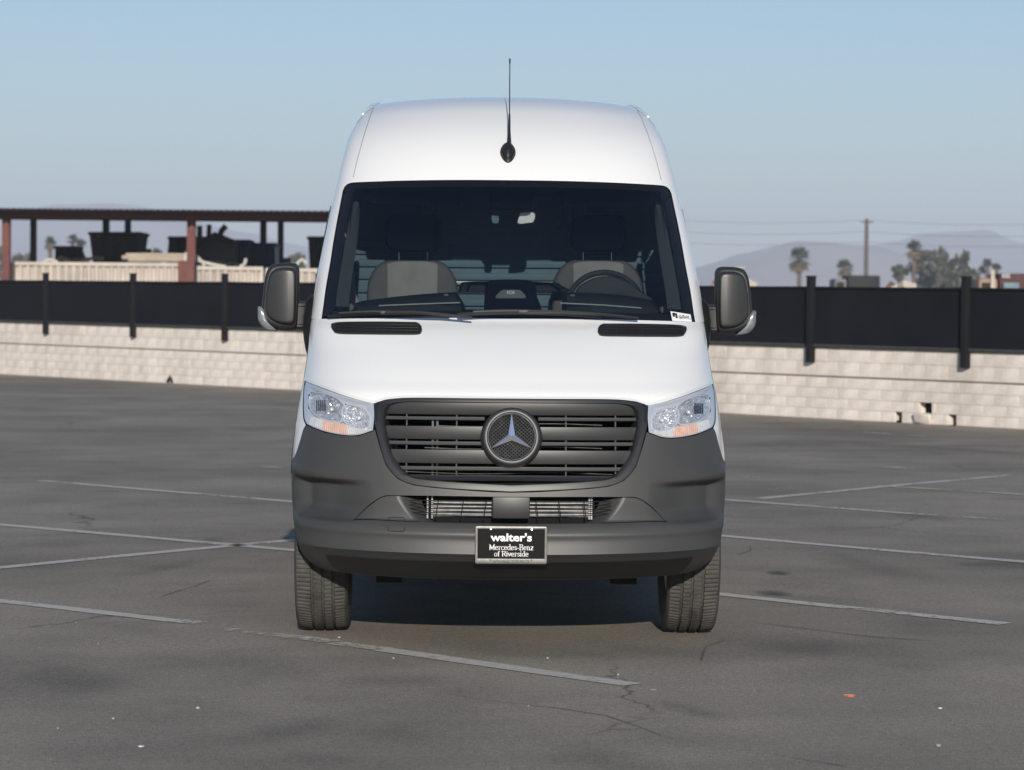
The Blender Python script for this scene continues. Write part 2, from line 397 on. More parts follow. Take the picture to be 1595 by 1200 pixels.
van = empty('van', (0, 0.9, 0))
tag(van, 'white high-roof cargo van with grey bumper and black plate, facing the camera', 'van')
VINV = Matrix.Translation((0, -0.9, 0))
def vb(mb, name, mat, parent=None, **k):
    """a part of the van, built in world coordinates"""
    o = mb.build(name, mat, None, **k)
    if parent is None: o.data.transform(VINV); o.parent = van
    else: o.data.transform(VINV); o.parent = parent
    return o

# ---- outlines measured on the right half
wsB = [(None, 496.5), (870, 496.8), (950, 498), (1020, 499.8), (1060, 501), (1083, 502)]
wsT = [(None, 281), (870, 282), (950, 284.5), (1000, 287), (1030, 289)]
wsC = [(1030, 289), (1038, 291), (1043, 295.5), (1046, 302)]
wsR = [(1083, 502), (1078, 470), (1070, 425), (1062, 380), (1053, 335), (1046, 302)]
wsB_, wsR_ = L(wsB), L(wsR); wsTC_ = L(wsT) + L(wsC)[1:]
# windshield sheet: black printed border and clear field inside it
def inset(p, ds, dz): return np.array((p[0] + ds, p[1] + dz))
gB_ = [inset(p, -.022 * (p[0] > .5), .035) for p in wsB_]; gB_[-1] = inset(wsB_[-1], -.055, .04)
gR_ = [inset(p, -.055, 0) for p in wsR_]; gR_[0] = gB_[-1].copy(); gR_[-1] = inset(wsTC_[-1], -.055, -.045)
gT_ = [inset(p, 0, -.030) for p in wsTC_[:5]] + [inset(wsTC_[-3], -.045, -.03), gR_[-1].copy()]
NB, NR = 40, 40
cB, cR = resample(gB_, NB), resample(gR_, NR); cT = resample(gT_, NB); cL = [np.array((0.0, cB[0][1] + (cT[0][1] - cB[0][1]) * j / (NR - 1))) for j in range(NR)]
mb = MB(); emit(mb, coons(cB, cT, cL, cR), -.004); windshield = vb(mb, 'windshield', M['glass'], weld=1e-4)
windshield['label'] = 'dark tinted windshield with black border'
oB, oR, oT = resample(wsB_, NB), resample(wsR_, NR), resample(wsTC_, NB)
oBx = [inset(p, 0, -.02) for p in oB]
mb = MB()
emit(mb, [[a * (1 - t) + b * t for t in (0, .33, .66, 1)] for a, b in zip(oBx, cB)], -.0045)
emit(mb, [[a * (1 - t) + b * t for t in (0, .33, .66, 1)] for a, b in zip([inset(p, .008, 0) for p in oR], cR)], -.0045, True)
emit(mb, [[a * (1 - t) + b * t for t in (0, .33, .66, 1)] for a, b in zip([inset(p, .003, .004) for p in oT], cT)], -.0045, True)
vb(mb, 'border', M['gloss_black'], windshield, weld=1e-4)

# ---- hood
hdL = [(None, 619.8), (880, 620), (940, 620.6), (975, 621.6), (994, 624.5), (1006, 628.6), (1014, 628.8), (1046.7, 620.4), (1081.7, 608), (1110.5, 595.5)]
hl_ = L(hdL); hl_[-1][0] = max(hl_[-1][0], .968)
sE = hl_[-1][0]
hdR_ = [hl_[-1], np.array((.972, 1.22)), np.array((.974, 1.30)), np.array((.972, 1.37)), np.array((.965, wsB_[-1][1]))]
hdT_ = [p.copy() for p in wsB_] + [np.array((.965, wsB_[-1][1]))]
nX, nZ = 90, 40
hb = resample(hl_[:6], 56, False)[:-1] + resample(hl_[5:], 35, True)
# hood leading edge: keep the measured corner where it meets grille and lamp
ht = resample(hdT_, 90); hr = resample(hdR_, nZ); hL = [np.array((0.0, hb[0][1] + (ht[0][1] - hb[0][1]) * j / (nZ - 1))) for j in range(nZ)]
def hood_off(s, z):
    return 0.0
    a = abs(s); zz = (z - 1.13) / .34
    return .010 * math.exp(-((a - .60 - .10 * zz) / .07) ** 2) * sstep(.08, .4, zz) * (1 - sstep(.8, 1, zz)) - .005 * math.exp(-((a - .80) / .06) ** 2) * sstep(.1, .5, zz) * (1 - sstep(.75, 1, zz))
HG = coons(hb, ht, hL, hr)
mb = MB(); emit(mb, HG, hood_off)
# rolled front lip of the hood
emit(mb, [[p, inset(p, 0, -.004), inset(p, 0, -.006)] for p in hb], 0, True)
lip = [[ptn(p[0], p[1], 0), ptn(p[0], p[1] - .004, -.010), ptn(p[0], p[1] - .004, -.03)] for p in hb]
mb.grid(lip, True); mb.grid([[mir(q, -1) for q in r] for r in lip])
hood = vb(mb, 'hood', M['white'], weld=1e-4)

# ---- roof shell: forehead, pillars, side walls
mb = MB()
zk = float(wsTC_[-1][1])
pn = 34
pl = resample(wsR_, pn); pr = [np.array((1.0, wsB_[-1][1] + (zk - wsB_[-1][1]) * j / (pn - 1))) for j in range(pn)]
pbot = [pl[0] * (1 - t) + pr[0] * t for t in np.linspace(0, 1, 14) ** .7]; ptop = [pl[-1] * (1 - t) + pr[-1] * t for t in np.linspace(0, 1, 14) ** .7]
PG = []
for i in range(14):
    t = (i / 13) ** .7; PG.append([pl[j] * (1 - t) + pr[j] * t for j in range(pn)])
emit(mb, PG)
fb = resample(wsTC_, 50)[:-1] + ptop
ft = [np.array((p[0] / 1.0, 2.59)) for p in fb]
ft = [np.array((min(1.0, p[0] * (1.0)), 2.59)) for p in fb]
fn = 46; FG = []
for a, b in zip(fb, ft):
    FG.append([np.array((a[0] * (1 - (j / (fn - 1))) + b[0] * (j / (fn - 1)), a[1] + (b[1] - a[1]) * (1 - (1 - j / (fn - 1)) ** 1.5))) for j in range(fn)])
emit(mb, FG)
REAR = 5.93
# roof and side walls run back to the rear doors
top = [ptn(p[0], p[1]) for p in ft]
for sg in (1, -1):
    ys = [0, .1, .3, .6, 1]
    mb.grid([[Vector((sg * p.x, p.y + (REAR - p.y) * t, p.z + .012 * t)) for t in ys] for p in top], sg < 0)
zz_s = [q[1] for q in PG[-1]][:-1] + [q[1] for q in FG[-1]]
rows = [pt(1.0, z) for z in zz_s]
for sg in (1, -1):
    mb.grid([[Vector((sg * (p.x + .02 * sstep(0, .4, t)), p.y + (REAR - p.y) * t, p.z)) for t in np.linspace(0, 1, 14)] for p in rows], sg > 0)
shell = vb(mb, 'roof', M['white'], weld=1e-4)

# ---- lower sides with wheel arches; the dark plastic below the belt in front belongs to the bumper
AX_F, AX_R, TR = 1.0, 4.665, .387
ARCH = .455
zlow = list(np.linspace(.40, .86, 22)) + list(np.linspace(.88, wsB_[-1][1], 22))
side_w, side_b = MB(), MB()
for sg in (1, -1):
    V = []; keep = {}
    ycol = np.concatenate([np.linspace(0, .06, 4), np.linspace(.08, .22, 18), np.linspace(.24, .62, 20), np.linspace(.64, .86, 18), [.92, 1.0]])
    G = []
    for z in zlow:
        p = pt(1.0, z); r = []
        for t in ycol:
            y = p.y + (REAR - p.y) * t; x = p.x + .02 * sstep(0, .4, t)
            x += .007 * math.exp(-((math.hypot(y - AX_F, z - TR) - ARCH - .03) / .06) ** 2) * sstep(.0, .05, t + .03)
            r.append(Vector((x, y, z)))
        G.append(r)
    for r in G:
        for p in r:
            for ax in (AX_F, AX_R):
                d = math.hypot(p.y - ax, p.z - TR)
                if abs(d - ARCH) < .03 and p.z > TR - .02:
                    k = ARCH / d; p.y = ax + (p.y - ax) * k; p.z = TR + (p.z - TR) * k
    for i in range(len(G) - 1):
        for j in range(len(ycol) - 1):
            q = [G[i][j], G[i][j + 1], G[i + 1][j + 1], G[i + 1][j]]
            c = sum(q, Vector()) / 4
            if any(math.hypot(c.y - ax, c.z - TR) < ARCH - .004 for ax in (AX_F, AX_R)): continue
            tgt = side_b if (c.z < .815 and c.y < 1.0) else side_w
            q = [Vector((sg * p.x, p.y, p.z)) for p in q]
            tgt.add(q if sg > 0 else q[::-1], [(0, 1, 2, 3)])
for sg in (1, -1):
    mb = MB()
    for f in side_w.F:
        if sum(side_w.V[i][0] for i in f) * sg > 0: mb.add([side_w.V[i] for i in f], [(0, 1, 2, 3)])
    vb(mb, 'side_panel', M['white'], weld=2e-3)

# ---- front fender slivers beside hood and lamp
seam = [(1131.5, 718.5), (1127, 717), (1124, 708), (1119, 690), (1115, 674), (1111.5, 667)]
lampR = [(1110.8, 666), (1114.8, 657), (1115.3, 640), (1113.5, 612), (1110.5, 597.3)]
se_ = L(seam); lr_ = L(lampR)
for p in se_ + lr_: p[0] = min(p[0], .985)
se_[0][0] = 1.0
lr_[-1][0] = sE; lr_[0] = se_[-1].copy()
fe = resample(se_, 24)[:-1] + resample(lr_, 20)[:-1] + resample(hdR_, 30)
for sg in (1, -1):
    mb = MB(); emit_side(mb, [[p * (1 - t) + np.array((1.0, p[1])) * t for t in (0, .25, .5, .75, 1)] for p in fe], sg, -.001)
    vb(mb, 'fender', M['white'], weld=1e-4)

# ---- bumper
bT = [(None, 767.8), (830, 767.3), (883, 764.4), (920, 761.8), (948.6, 758.4), (972, 749.4), (990.6, 728.4), (1001.4, 695.4), (1008, 672), (1011, 675.6), (1032.7, 683.2), (1055, 683.4), (1081.7, 679), (1100, 672), (1110.8, 667.2)]
bT_ = L(bT) + [p + np.array((.0, -.002)) for p in se_[-2::-1]]
iT = [(None, 774.2), (900, 774.2), (972, 774.4), (993, 775.6), (1011.7, 786.5), (1026, 799), (1037.8, 811.3)]
iB = [(None, 816.8), (880, 816.4), (939, 815.6), (990, 814), (1037.8, 812)]
iT_, iB_ = L(iT), L(iB); sA = iT_[-1][0]
def curve_z(P, smooth=False):
    Q = resample(P, 200, smooth); Q.sort(key=lambda q: q[0]); xs = [q[0] for q in Q]; zs = [q[1] for q in Q]
    return lambda s: float(np.interp(s, xs, zs))
zT, zIT, zIB = curve_z(bT_), curve_z(iT_, True), curve_z(iB_)
za = zIB(sA); zEnd = zT(1.0)
ZBOT = .345
pkT, pkB = SZ(1070, 753)[1], SZ(1070, 806)[1]
def bump_off(s, z):
    a = abs(s)
    d = 0
    # large side pockets
    w = sstep(.60, .84, a) * (1 - sstep(.940, .988, a))
    h = sstep(pkB - .035, pkB + .045, z) * (1 - sstep(pkT - .014, pkT + .012, z))
    d -= .058 * w * h
    d += .014 * sstep(.70, .92, a) * math.exp(-((z - pkT - .035) / .035) ** 2) * (1 - sstep(.96, 1, a))
    return d
ss = np.unique(np.concatenate([np.linspace(0, .72, 60), np.linspace(.72, .999, 84), bT_ and [min(1.0, float(p[0])) for p in bT_], [sA]]))
bt = MB(); GL, GU = [], []
for s in ss:
    if s <= sA: z0, z1 = zIB(s), zIT(s)
    else: z0 = z1 = za + (zEnd - za) * 0
    t = max(zT(s), z1 + .002)
    GL.append([np.array((s, ZBOT + (z0 - ZBOT) * k / 34)) for k in range(35)])
    GU.append([np.array((s, z1 + (t - z1) * (k / 60) ** .9)) for k in range(61)])
emit(bt, GL, bump_off); emit(bt, GU, bump_off)
# rim returns of the lower opening, and the turned-under bottom edge
for crv, sgn in ((zIT, 1), (zIB, -1)):
    pts = [(s, crv(s)) for s in np.linspace(0, sA, 60)]
    g = [[ptn(s, z, bump_off(s, z)), ptn(s, z, -.006) + Vector((0, .01, sgn * .003)), pt(s, z) + Vector((0, .09, sgn * .004))] for s, z in pts]
    bt.grid(g, sgn > 0); bt.grid([[mir(q, -1) for q in r] for r in g], sgn < 0)
g = [[ptn(s, ZBOT, 0), pt(s, ZBOT) + Vector((-.02 * s, .03, -.012)), pt(s, ZBOT) + Vector((-.05 * s, .22, -.004))] for s in np.linspace(0, 1, 50)]
bt.grid(g, True); bt.grid([[mir(q, -1) for q in r] for r in g])
bt.V += side_b.V and []; bt.add(side_b.V, side_b.F)
bumper = vb(bt, 'bumper', M['grey_plastic'], weld=4e-4, angle=50)
bumper['label'] = 'dark grey unpainted plastic front bumper'
# lower lip, darker plastic
mb = MB()
emit(mb, [[np.array((s, z)) for z in (ZBOT - .003, .37, .40, .4235, .4245)] for s in np.linspace(0, .86, 60)], lambda s, z: .0035)
vb(mb, 'lip', M['black'], bumper, weld=1e-4)
# blanking panels beside the lower grille
rdg = L([(939.5, 815), (946, 810), (957, 799.5), (967, 786), (972.5, 775.5)])
rin = L([(914, 812.5), (926, 807), (934, 798), (940, 789), (944, 778)])
top_ = resample(L([(972.5, 775.5), (993, 777), (1011, 788), (1025.2, 800), (1035.5, 810.7)]), 24); bot_ = resample(L([(939.5, 815), (990, 813.2), (1035.5, 811)]), 24)
lf = resample(rdg, 16); rt = [bot_[-1] * (1 - j / 15) + top_[-1] * (j / 15) for j in range(16)]
for sg in (1, -1):
    mb = MB(); emit_side(mb, coons(bot_, top_, lf, rt), sg, lambda s, z: bump_off(s, z) + .001)
    ri = resample(rin, 16)
    g = [[mir(ptn(*a, .001), sg), mir(ptn(*(a * .75 + b * .25), -.012), sg), mir(ptn(*b, -.10), sg)] for a, b in zip(lf, ri)]
    mb.grid(g, sg < 0)
    vb(mb, 'blanking_panel', M['grey_plastic'], bumper, weld=1e-4, angle=60)
# black inner shell under the skin: gap shade put into its colour
mb = MB()
emit(mb, [[np.array((s, z)) for z in np.linspace(.36, 1.44, 30)] for s in np.linspace(.58, .985, 20)], -.085)
emit(mb, [[np.array((s, z)) for z in np.linspace(1.15, 1.44, 16)] for s in np.linspace(0, .97, 40)], -.05)
emit(mb, [[np.array((s, z)) for z in np.linspace(.34, 1.16, 10)] for s in np.linspace(0, .60, 20)], -.24)
vb(mb, 'gap_backing', M['void'], weld=1e-4)

# ---- grille surround
gi = [(None, 628.2), (940, 629), (972, 630.6), (985, 634), (991.5, 642), (993, 654), (988, 690.7), (976.7, 718.6), (962.7, 736.5), (948.6, 745.6), (920, 749), (883, 751.6), (None, 755)]
go = [(None, 621), (940, 621.8), (985, 624.6), (1000, 628.4), (1007.8, 632), (1008.6, 645), (1007.5, 666), (1000.6, 695), (990, 728), (971.5, 748.8), (948.3, 757.8), (920, 761.2), (883, 763.8), (None, 767.2)]
gi.insert(4, (988.5, 637))
gi_, go_ = resample(L(gi), 120), resample(L(go), 120)
# match by index of measured points rather than by length
def piece(P, n):
    return resample(P, n)
gi_, go_ = piece(L(gi), 120), piece(L(go), 120)
prof = [(0, .0, -.05), (0.0, 0, -.004), (.06, 0, .004), (.14, 0, .002), (.5, 0, .004), (.9, 0, .004), (1.0, 0, .0), (1.0, 0, -.03)]
mb = MB(); Gs = []
for a, b in zip(gi_, go_):
    Gs.append([ptn(*(a * (1 - t) + b * t), o) for t, _, o in prof])
mb.grid(Gs); mb.grid([[mir(q, -1) for q in r] for r in Gs], True)
grille = vb(mb, 'grille', M['dark_plastic'], weld=1e-4, angle=40)
grille['label'] = 'wide dark slatted grille with round emblem'
opening = [ptn(*p, 0) for p in gi_]
ox = [p.x for p in opening]; oz = [p.z for p in opening]
def open_x(z):
    """half width of the opening at height z"""
    best = 0
    for i in range(len(oz) - 1):
        a, b = oz[i], oz[i + 1]
        if (a - z) * (b - z) <= 0 and a != b: best = max(best, ox[i] + (ox[i + 1] - ox[i]) * (z - a) / (b - a))
    return best
def zc(v): return float(SZ(None, v)[1])
def yfront(x, z): s, q = sz_of(x, z); return pt(s, q).y
def slat(v0, v1, y0, y1, name, mat, drop=1.5, taper=0.0, x0=.118):
    """bar across the opening between photo rows v0 (top) and v1 (bottom)"""
    za, zb = zc(v0), zc(v1)
    for sg in ([1, -1] if x0 else [1]):
        mb = MB(); G = []
        xe = max(open_x(za - .004), open_x(zb + .004)) + .012
        xs = np.linspace(x0 if x0 else -xe, xe, 40)
        for x in xs:
            a = abs(x); k = (a / xe) ** 2 * drop * .0028
            tp = taper * sstep(.80, 1.0, a / xe)
            zt, zbm = za - k * .3 - tp * (za - zb), zb - k * .3
            yt = yfront(a, (za + zb) / 2)
            ring = [(yt + y0 + .03, zt - .001), (yt + y0, zt), (yt + y0 - .001, zt - .003), (yt + y1, zbm + .003), (yt + y1 + .001, zbm), (yt + y1 + .03, zbm + .001)]
            G.append([Vector((sg * x, y, z)) for y, z in ring])
        mb.grid(G, sg > 0)
        mb.add(G[-1], [tuple(range(6))]); mb.add(G[0], [tuple(range(6))])
        vb(mb, name, mat, grille, weld=1e-5, angle=30)
M['lip_plastic'] = simple('lip_plastic', (0.055, 0.055, 0.055), 0.36, var=0.05, scale=9)
slat(629.0, 648.5, .014, .020, 'slat', M['slat_plastic'], x0=0)
slat(652.0, 657.0, .022, .016, 'slat_lip', M['lip_plastic'])
slat(667.0, 687.5, .020, .022, 'slat', M['slat_plastic'])
slat(691.0, 696.3, .024, .018, 'slat_lip', M['lip_plastic'])
slat(704.0, 725.5, .020, .022, 'slat', M['slat_plastic'], x0=0)
slat(730.5, 736.0, .024, .018, 'slat_lip', M['lip_plastic'], x0=0)
slat(744.0, 752.0, .030, .012, 'slat_lip', M['dark_plastic'], x0=0)
# things seen between the slats: cooler edge, pipes, struts
for v, xa, xb, r in ((663.5, .10, .40, .0022), (666.0, -.33, -.12, .0020), (700.5, .11, .40, .0022), (702.0, -.38, -.10, .0026), (741.5, -.55, .45, .0018)):
    mb = MB(); z = zc(v); mb.tube([Vector((x, .13 + .05 * abs(x), z + .004 * math.sin(9 * x))) for x in np.linspace(xa, xb, 12)], r, 6)
    vb(mb, 'pipe', M['steel'], grille)
mb = MB()
for x in (-.345, -.325): mb.box((x, .17, .86), (.009, .01, .36))
vb(mb, 'cooler_frame', M['lip_plastic'], grille, smooth=False)
for i, x in enumerate((-.46, -.24, .24, .46)):
    for v0, v1 in ((649, 667), (688, 704), (726, 744)):
        mb = MB(); z0, z1 = zc(v0), zc(v1); mb.box((x, yfront(abs(x), (z0 + z1) / 2) + .045, (z0 + z1) / 2), (.006, .03, z0 - z1)); vb(mb, 'strut', M['black'], grille, smooth=False)

# ---- emblem: grey bowl, chrome ring, three-pointed star over a mesh
zb_ = zc(682.3); yb_ = pt(0, zb_).y - .014
def ringrev(prof, n=72, cz=zb_):
    G = []
    for k in range(n + 1):
        a = 2 * math.pi * k / n; G.append([Vector((r * math.sin(a), y, cz + r * math.cos(a))) for r, y in prof])
    return G
def lean(mb, a=math.radians(10)):
    for i, p in enumerate(mb.V):      # the emblem leans back with the grille
        y, z = p[1] - yb_, p[2] - zb_; mb.V[i] = (p[0], yb_ + y * math.cos(a) + z * math.sin(a), zb_ + z * math.cos(a) - y * math.sin(a))
    return mb
mb = MB(); mb.grid(ringrev([(.137, yb_ + .045), (.132, yb_ + .012), (.127, yb_ - .006), (.118, yb_ - .013), (.109, yb_ - .012), (.106, yb_ - .004)]))
emblem = vb(lean(mb), 'emblem', M['slat_plastic'], None, weld=1e-5, angle=60)
mb = MB(); mb.grid(ringrev([(.1075, yb_ - .004), (.1065, yb_ - .013), (.104, yb_ - .016), (.100, yb_ - .012), (.0985, yb_ + .004)])); vb(lean(mb), 'ring', M['star'], emblem, weld=1e-5, angle=60)
mb = MB(); mb.grid(ringrev([(.100, yb_ + .010), (.05, yb_ + .0105), (.001, yb_ + .0105)])); vb(lean(mb), 'backing', M['void'], emblem, weld=1e-5)
mb = MB()
for sg in (1, -1):
    for k in range(-8, 9):
        o = k * .0115; h = math.sqrt(max(0, .097 ** 2 - o * o))
        d = Vector((math.cos(math.radians(42)), 0, sg * math.sin(math.radians(42)))); nn = Vector((-sg * d.z, 0, sg * d.x)) if sg > 0 else Vector((d.z * -1, 0, d.x))
        c = Vector((0, yb_ + .005 + .001 * sg, zb_)) + nn * o
        if h > .01: mb.tube([c - d * h, c + d * h], .0013, 4)
vb(lean(mb), 'mesh', M['steel'], emblem, smooth=False)
mb = MB(); yS = yb_ - .018
for k in range(3):
    a = math.radians(120 * k); tip = Vector((.103 * math.sin(a), yS + .004, zb_ + .103 * math.cos(a))); ce = Vector((0, yS - .004, zb_))
    for sg in (1, -1):
        b = a + sg * math.radians(60); ve = Vector((.0165 * math.sin(b), yS + .004, zb_ + .0165 * math.cos(b)))
        f = [ce, tip, ve]; mb.add(f if sg > 0 else f[::-1], [(0, 1, 2)])
        mb.add([tip, tip + Vector((0, .012, 0)), ve + Vector((0, .012, 0)), ve], [(0, 1, 2, 3) if sg > 0 else (3, 2, 1, 0)])
vb(lean(mb), 'star', M['star'], emblem, smooth=False, recalc=True, weld=1e-5)

# ---- lower grille: radiator core with wires, and the sensor block
low = empty('lower_grille'); low.parent = van
mb = MB(); z0, z1 = zc(814), zc(776)
mb.box((0, .16, (z0 + z1) / 2), (.74, .02, z1 - z0 + .06)); vb(mb, 'radiator', M['void'], low, smooth=False)
for k in range(9):
    mb = MB(); z = z0 + .012 + k * (z1 - z0 - .03) / 9.2
    mb.box((0, .140, z), (.70, .012, .0055)); vb(mb, 'cooler_tube', M['steel'], low, smooth=False)
for x in (-.365, -.345, .345, .355):
    mb = MB(); mb.box((x, .128, (z0 + z1) / 2), (.007, .02, z1 - z0)); vb(mb, 'cooler_frame', M['steel'], low, smooth=False)
for v in (784.5, 790.5, 797, 803.5):
    mb = MB(); z = zc(v); mb.tube([Vector((x, .075 + .10 * x * x, z)) for x in np.linspace(-.44, .44, 20)], .0024, 5); vb(mb, 'grille_wire', M['black'], low)
for x in (-.33, -.22, .22, .33, -.12, .12):
    mb = MB(); mb.tube([(x - .012 * np.sign(x), .074, z1 - .02), (x, .074, z0)], .0024, 5); vb(mb, 'grille_wire', M['black'], low)
mb = MB(); mb.box((0, .062, (zc(777) + zc(811)) / 2), (.164, .06, zc(777) - zc(811)), bev=.006); vb(mb, 'sensor_block', M['dark_plastic'], low)

# ---- tow-eye cover seam (only on the left of the picture) and hood to bumper seams
def seam_loop(pts, name, parent, sg=1, r=.0014, mat='void', closed=True):
    mb = MB(); P = [mir(ptn(*q, bump_off(*q) + .0012), sg) for q in pts]; mb.tube(P, r, 5, closed); return vb(mb, name, M[mat], parent)
zt0, zt1 = zc(812), zc(834); xt0, xt1 = .464, .537; rr = .010; lp = []
for cx, cz_, a0 in ((xt1 - rr, zt0 - rr, 0), (xt0 + rr, zt0 - rr, 90), (xt0 + rr, zt1 + rr, 180), (xt1 - rr, zt1 + rr, 270)):
    for k in range(5):
        a = math.radians(a0 + k * 22.5); lp.append(sz_of(cx + rr * math.cos(a), cz_ + rr * math.sin(a)))
seam_loop(lp, 'tow_eye_cover', bumper, -1)
# roof seams either side of the forehead
sm_ = L([(1030, 281), (1022, 250), (1012, 218), (1002, 192), (993, 172), (988, 166)])
for sg in (1, -1):
    mb = MB(); mb.tube([mir(ptn(*q, .0002), sg) for q in resample(sm_, 30)], .0016, 5); vb(mb, 'roof_seam', M['cabin_grey'], shell)
    mb = MB(); q = [ptn(.985, 2.50, .004), ptn(.985, 2.56, .006), ptn(.985, 2.585, .008)] + [Vector((_W(2.59) * .985, y, 2.608 + .012 * (y - 2.9) / 3)) for y in (3.0, 4, 5, REAR)]
    mb.tube([mir(p, sg) for p in q], .007, 6); vb(mb, 'roof_gutter', M['white'], shell)
for sg in (1, -1):
    rc = MB(); o = [(0, .40)] + [(sg * (pt(1, z).x + .018), z) for z in np.linspace(.40, 2.58, 40)] + [(0, 2.62)]
    rc.add([Vector((x, REAR - .002, z)) for x, z in o], [tuple(range(len(o)))]); rc.add([Vector((x, REAR - .03, z)) for x, z in o], [tuple(range(len(o)))]); vb(rc, 'rear_door', M['white'], smooth=False)

# ---- headlights
hT = [(1010.3, 631.5), (1046.7, 623), (1081.7, 611), (1109.6, 599)]
hR = [(1109.6, 599), (1112.6, 612), (1114.2, 640), (1113.4, 657), (1110, 665.4)]
hB = [(1011.4, 673.6), (1032.7, 680.8), (1055, 681.4), (1081.7, 676.8), (1100, 670.4), (1110, 665.4)]
hLf = [(1011.4, 673.6), (1009.6, 652), (1010.3, 631.5)]
hG = coons(resample(L(hB), 40), resample(L(hT), 40), resample(L(hLf), 30), resample(L(hR[::-1]), 30))
def hpt(i, j, off): return ptn(*hG[int(i)][int(j)], off)
def uvpt(u, v, off):
    """a point inside the lamp, u across (0 inner, 1 outer), v up"""
    a = u * 39; b = v * 29; i, j = min(38, max(0, int(a))), min(28, max(0, int(b))); fa, fb = a - i, b - j
    q = hG[i][j] * (1 - fa) * (1 - fb) + hG[i + 1][j] * fa * (1 - fb) + hG[i][j + 1] * (1 - fa) * fb + hG[i + 1][j + 1] * fa * fb
    return ptn(*q, off)
def lamp_in(u_, v_, off):
    return ptn(*SZ(u_, v_), off)
REFL = ((1038, 652.5, 21.5, 17.5, -.25), (1081, 638.5, 27.5, 20.5, -.30))
for sg in (1, -1):
    frnd = random.Random(8)
    lamp = empty('headlight'); lamp.parent = van
    mb = MB(); emit_side(mb, [[np.array(q) for q in r] for r in hG], sg, .001); vb(mb, 'lens', M['lens'], lamp, weld=1e-5)
    # bezel bowl: follows the lens at the rim, dips behind it
    mb = MB(); G = []
    for i in range(40):
        r = []
        for j in range(30):
            e = min(i / 5, (39 - i) / 4, j / 4, (29 - j) / 4, 1.0); r.append(mir(hpt(i, j, -.003 - .013 * sstep(0, 1, e)), sg))
        G.append(r)
    mb.grid(G, sg < 0); keepF = []
    for f in mb.F:       # openings for the reflectors
        c_ = sum((Vector(mb.V[i]) for i in f), Vector()) / 4; u_, v_ = pix((abs(c_.x), c_.y, c_.z)); ins_ = False
        for cu, cv, ru, rv, sh in REFL:
            a_ = (u_ - cu) / ru; b_ = ((cv - v_) + sh * (u_ - cu)) / rv
            if abs(a_) ** 2.5 + abs(b_) ** 2.5 < .93: ins_ = True
        if not ins_: keepF.append(f)
    mb.F = keepF; vb(mb, 'housing', M['lamp_bezel'], lamp)
    # two reflectors: fluted bowls with a bright rim
    for name, cu, cv, ru, rv, dp, sh in (('high_beam_reflector', 1038, 652.5, 21.5, 17.5, .036, -.25), ('low_beam_reflector', 1081, 638.5, 27.5, 20.5, .042, -.30)):
        mb = MB(); G = []; rim = []
        c3 = SZ(cu, cv); nr = 12; na = 72
        for k in range(na + 1):
            an = 2 * math.pi * k / na; r = []
            ex = abs(math.cos(an)) ** .8 * math.copysign(1, math.cos(an)); ez = abs(math.sin(an)) ** .8 * math.copysign(1, math.sin(an))
            for q in range(nr):
                t = 1 - q / (nr - 1) * .86
                uu, vv = cu + ru * t * ex, cv - (rv * ez + sh * ru * t * 0 + (-sh) * ru * ex) * t
                fl = (.0050 * (abs(math.sin(an * 9)) + (.7 if (int(uu / 3) % 2) else 0)) + .0050 * frnd.random()) * sstep(.15, .4, t) * (1 - sstep(.93, 1, t))
                s_, z_ = hsz(uu, vv) if False else SZ(uu, vv)
                r.append(mir(ptn(s_, z_, -.013 - dp * (1 - t * t) + fl), sg))
                if q == 0: rim.append(mir(ptn(s_, z_, -.010), sg))
            G.append(r)
        mb.grid(G, sg < 0); mb.add(G[0][-1:] + [g[-1] for g in G], [tuple(range(1, na + 2))])
        ro = vb(mb, name, M['reflector'], lamp, smooth=False)
        mb = MB(); mb.tube(rim[:-1], .0045, 6, closed=True); vb(mb, 'rim', M['lamp_bezel'], lamp)
        mb = MB(); p = mir(ptn(*c3, -.034), sg); mb.add([p + Vector((0, -.028, 0))] + [p + Vector((.010 * math.cos(a), 0, .010 * math.sin(a))) for a in np.linspace(0, 6.283, 13)[:-1]], [(0, i + 1, (i + 1) % 12 + 1) for i in range(12)])
        vb(mb, 'bulb', M['lampwhite'], lamp)
    # dark ribbed shutter in the outer reflector
    for k in range(5):
        mb = MB(); a, b = lamp_in(1086 + k * 3.0, 626.5 + k * .2, -.012), lamp_in(1086 + k * 3.0, 643, -.012); mb.tube([mir(a, sg), mir(b, sg)], .0030, 5); vb(mb, 'shutter_rib', M['dash'], lamp)
    # turn signal strip, ribbed
    tlo = resample(L([(1013, 673.5), (1032.7, 679.5), (1055, 680), (1081.7, 675.5), (1100, 669), (1108, 665)]), 61)
    thi = resample(L([(1020, 671), (1040, 668.8), (1056, 664), (1075, 660.5), (1095, 655.5), (1107, 652.5)]), 61)
    for nm, a, b, mt in (('signal_clear', 0, 22, 'lampwhite'), ('signal_amber', 22, 46, 'amber'), ('signal_clear', 46, 60, 'lampwhite')):
        mb = MB(); G = []
        for i in range(a, b + 1):
            G.append([mir(ptn(*(tlo[i] * (1 - t) + thi[i] * t), -.004 + (.003 if i % 2 else 0) - .006 * t), sg) for t in (0, .3, .6, .9, 1.0)])
        mb.grid(G, sg < 0); vb(mb, nm, M[mt], lamp, smooth=False)

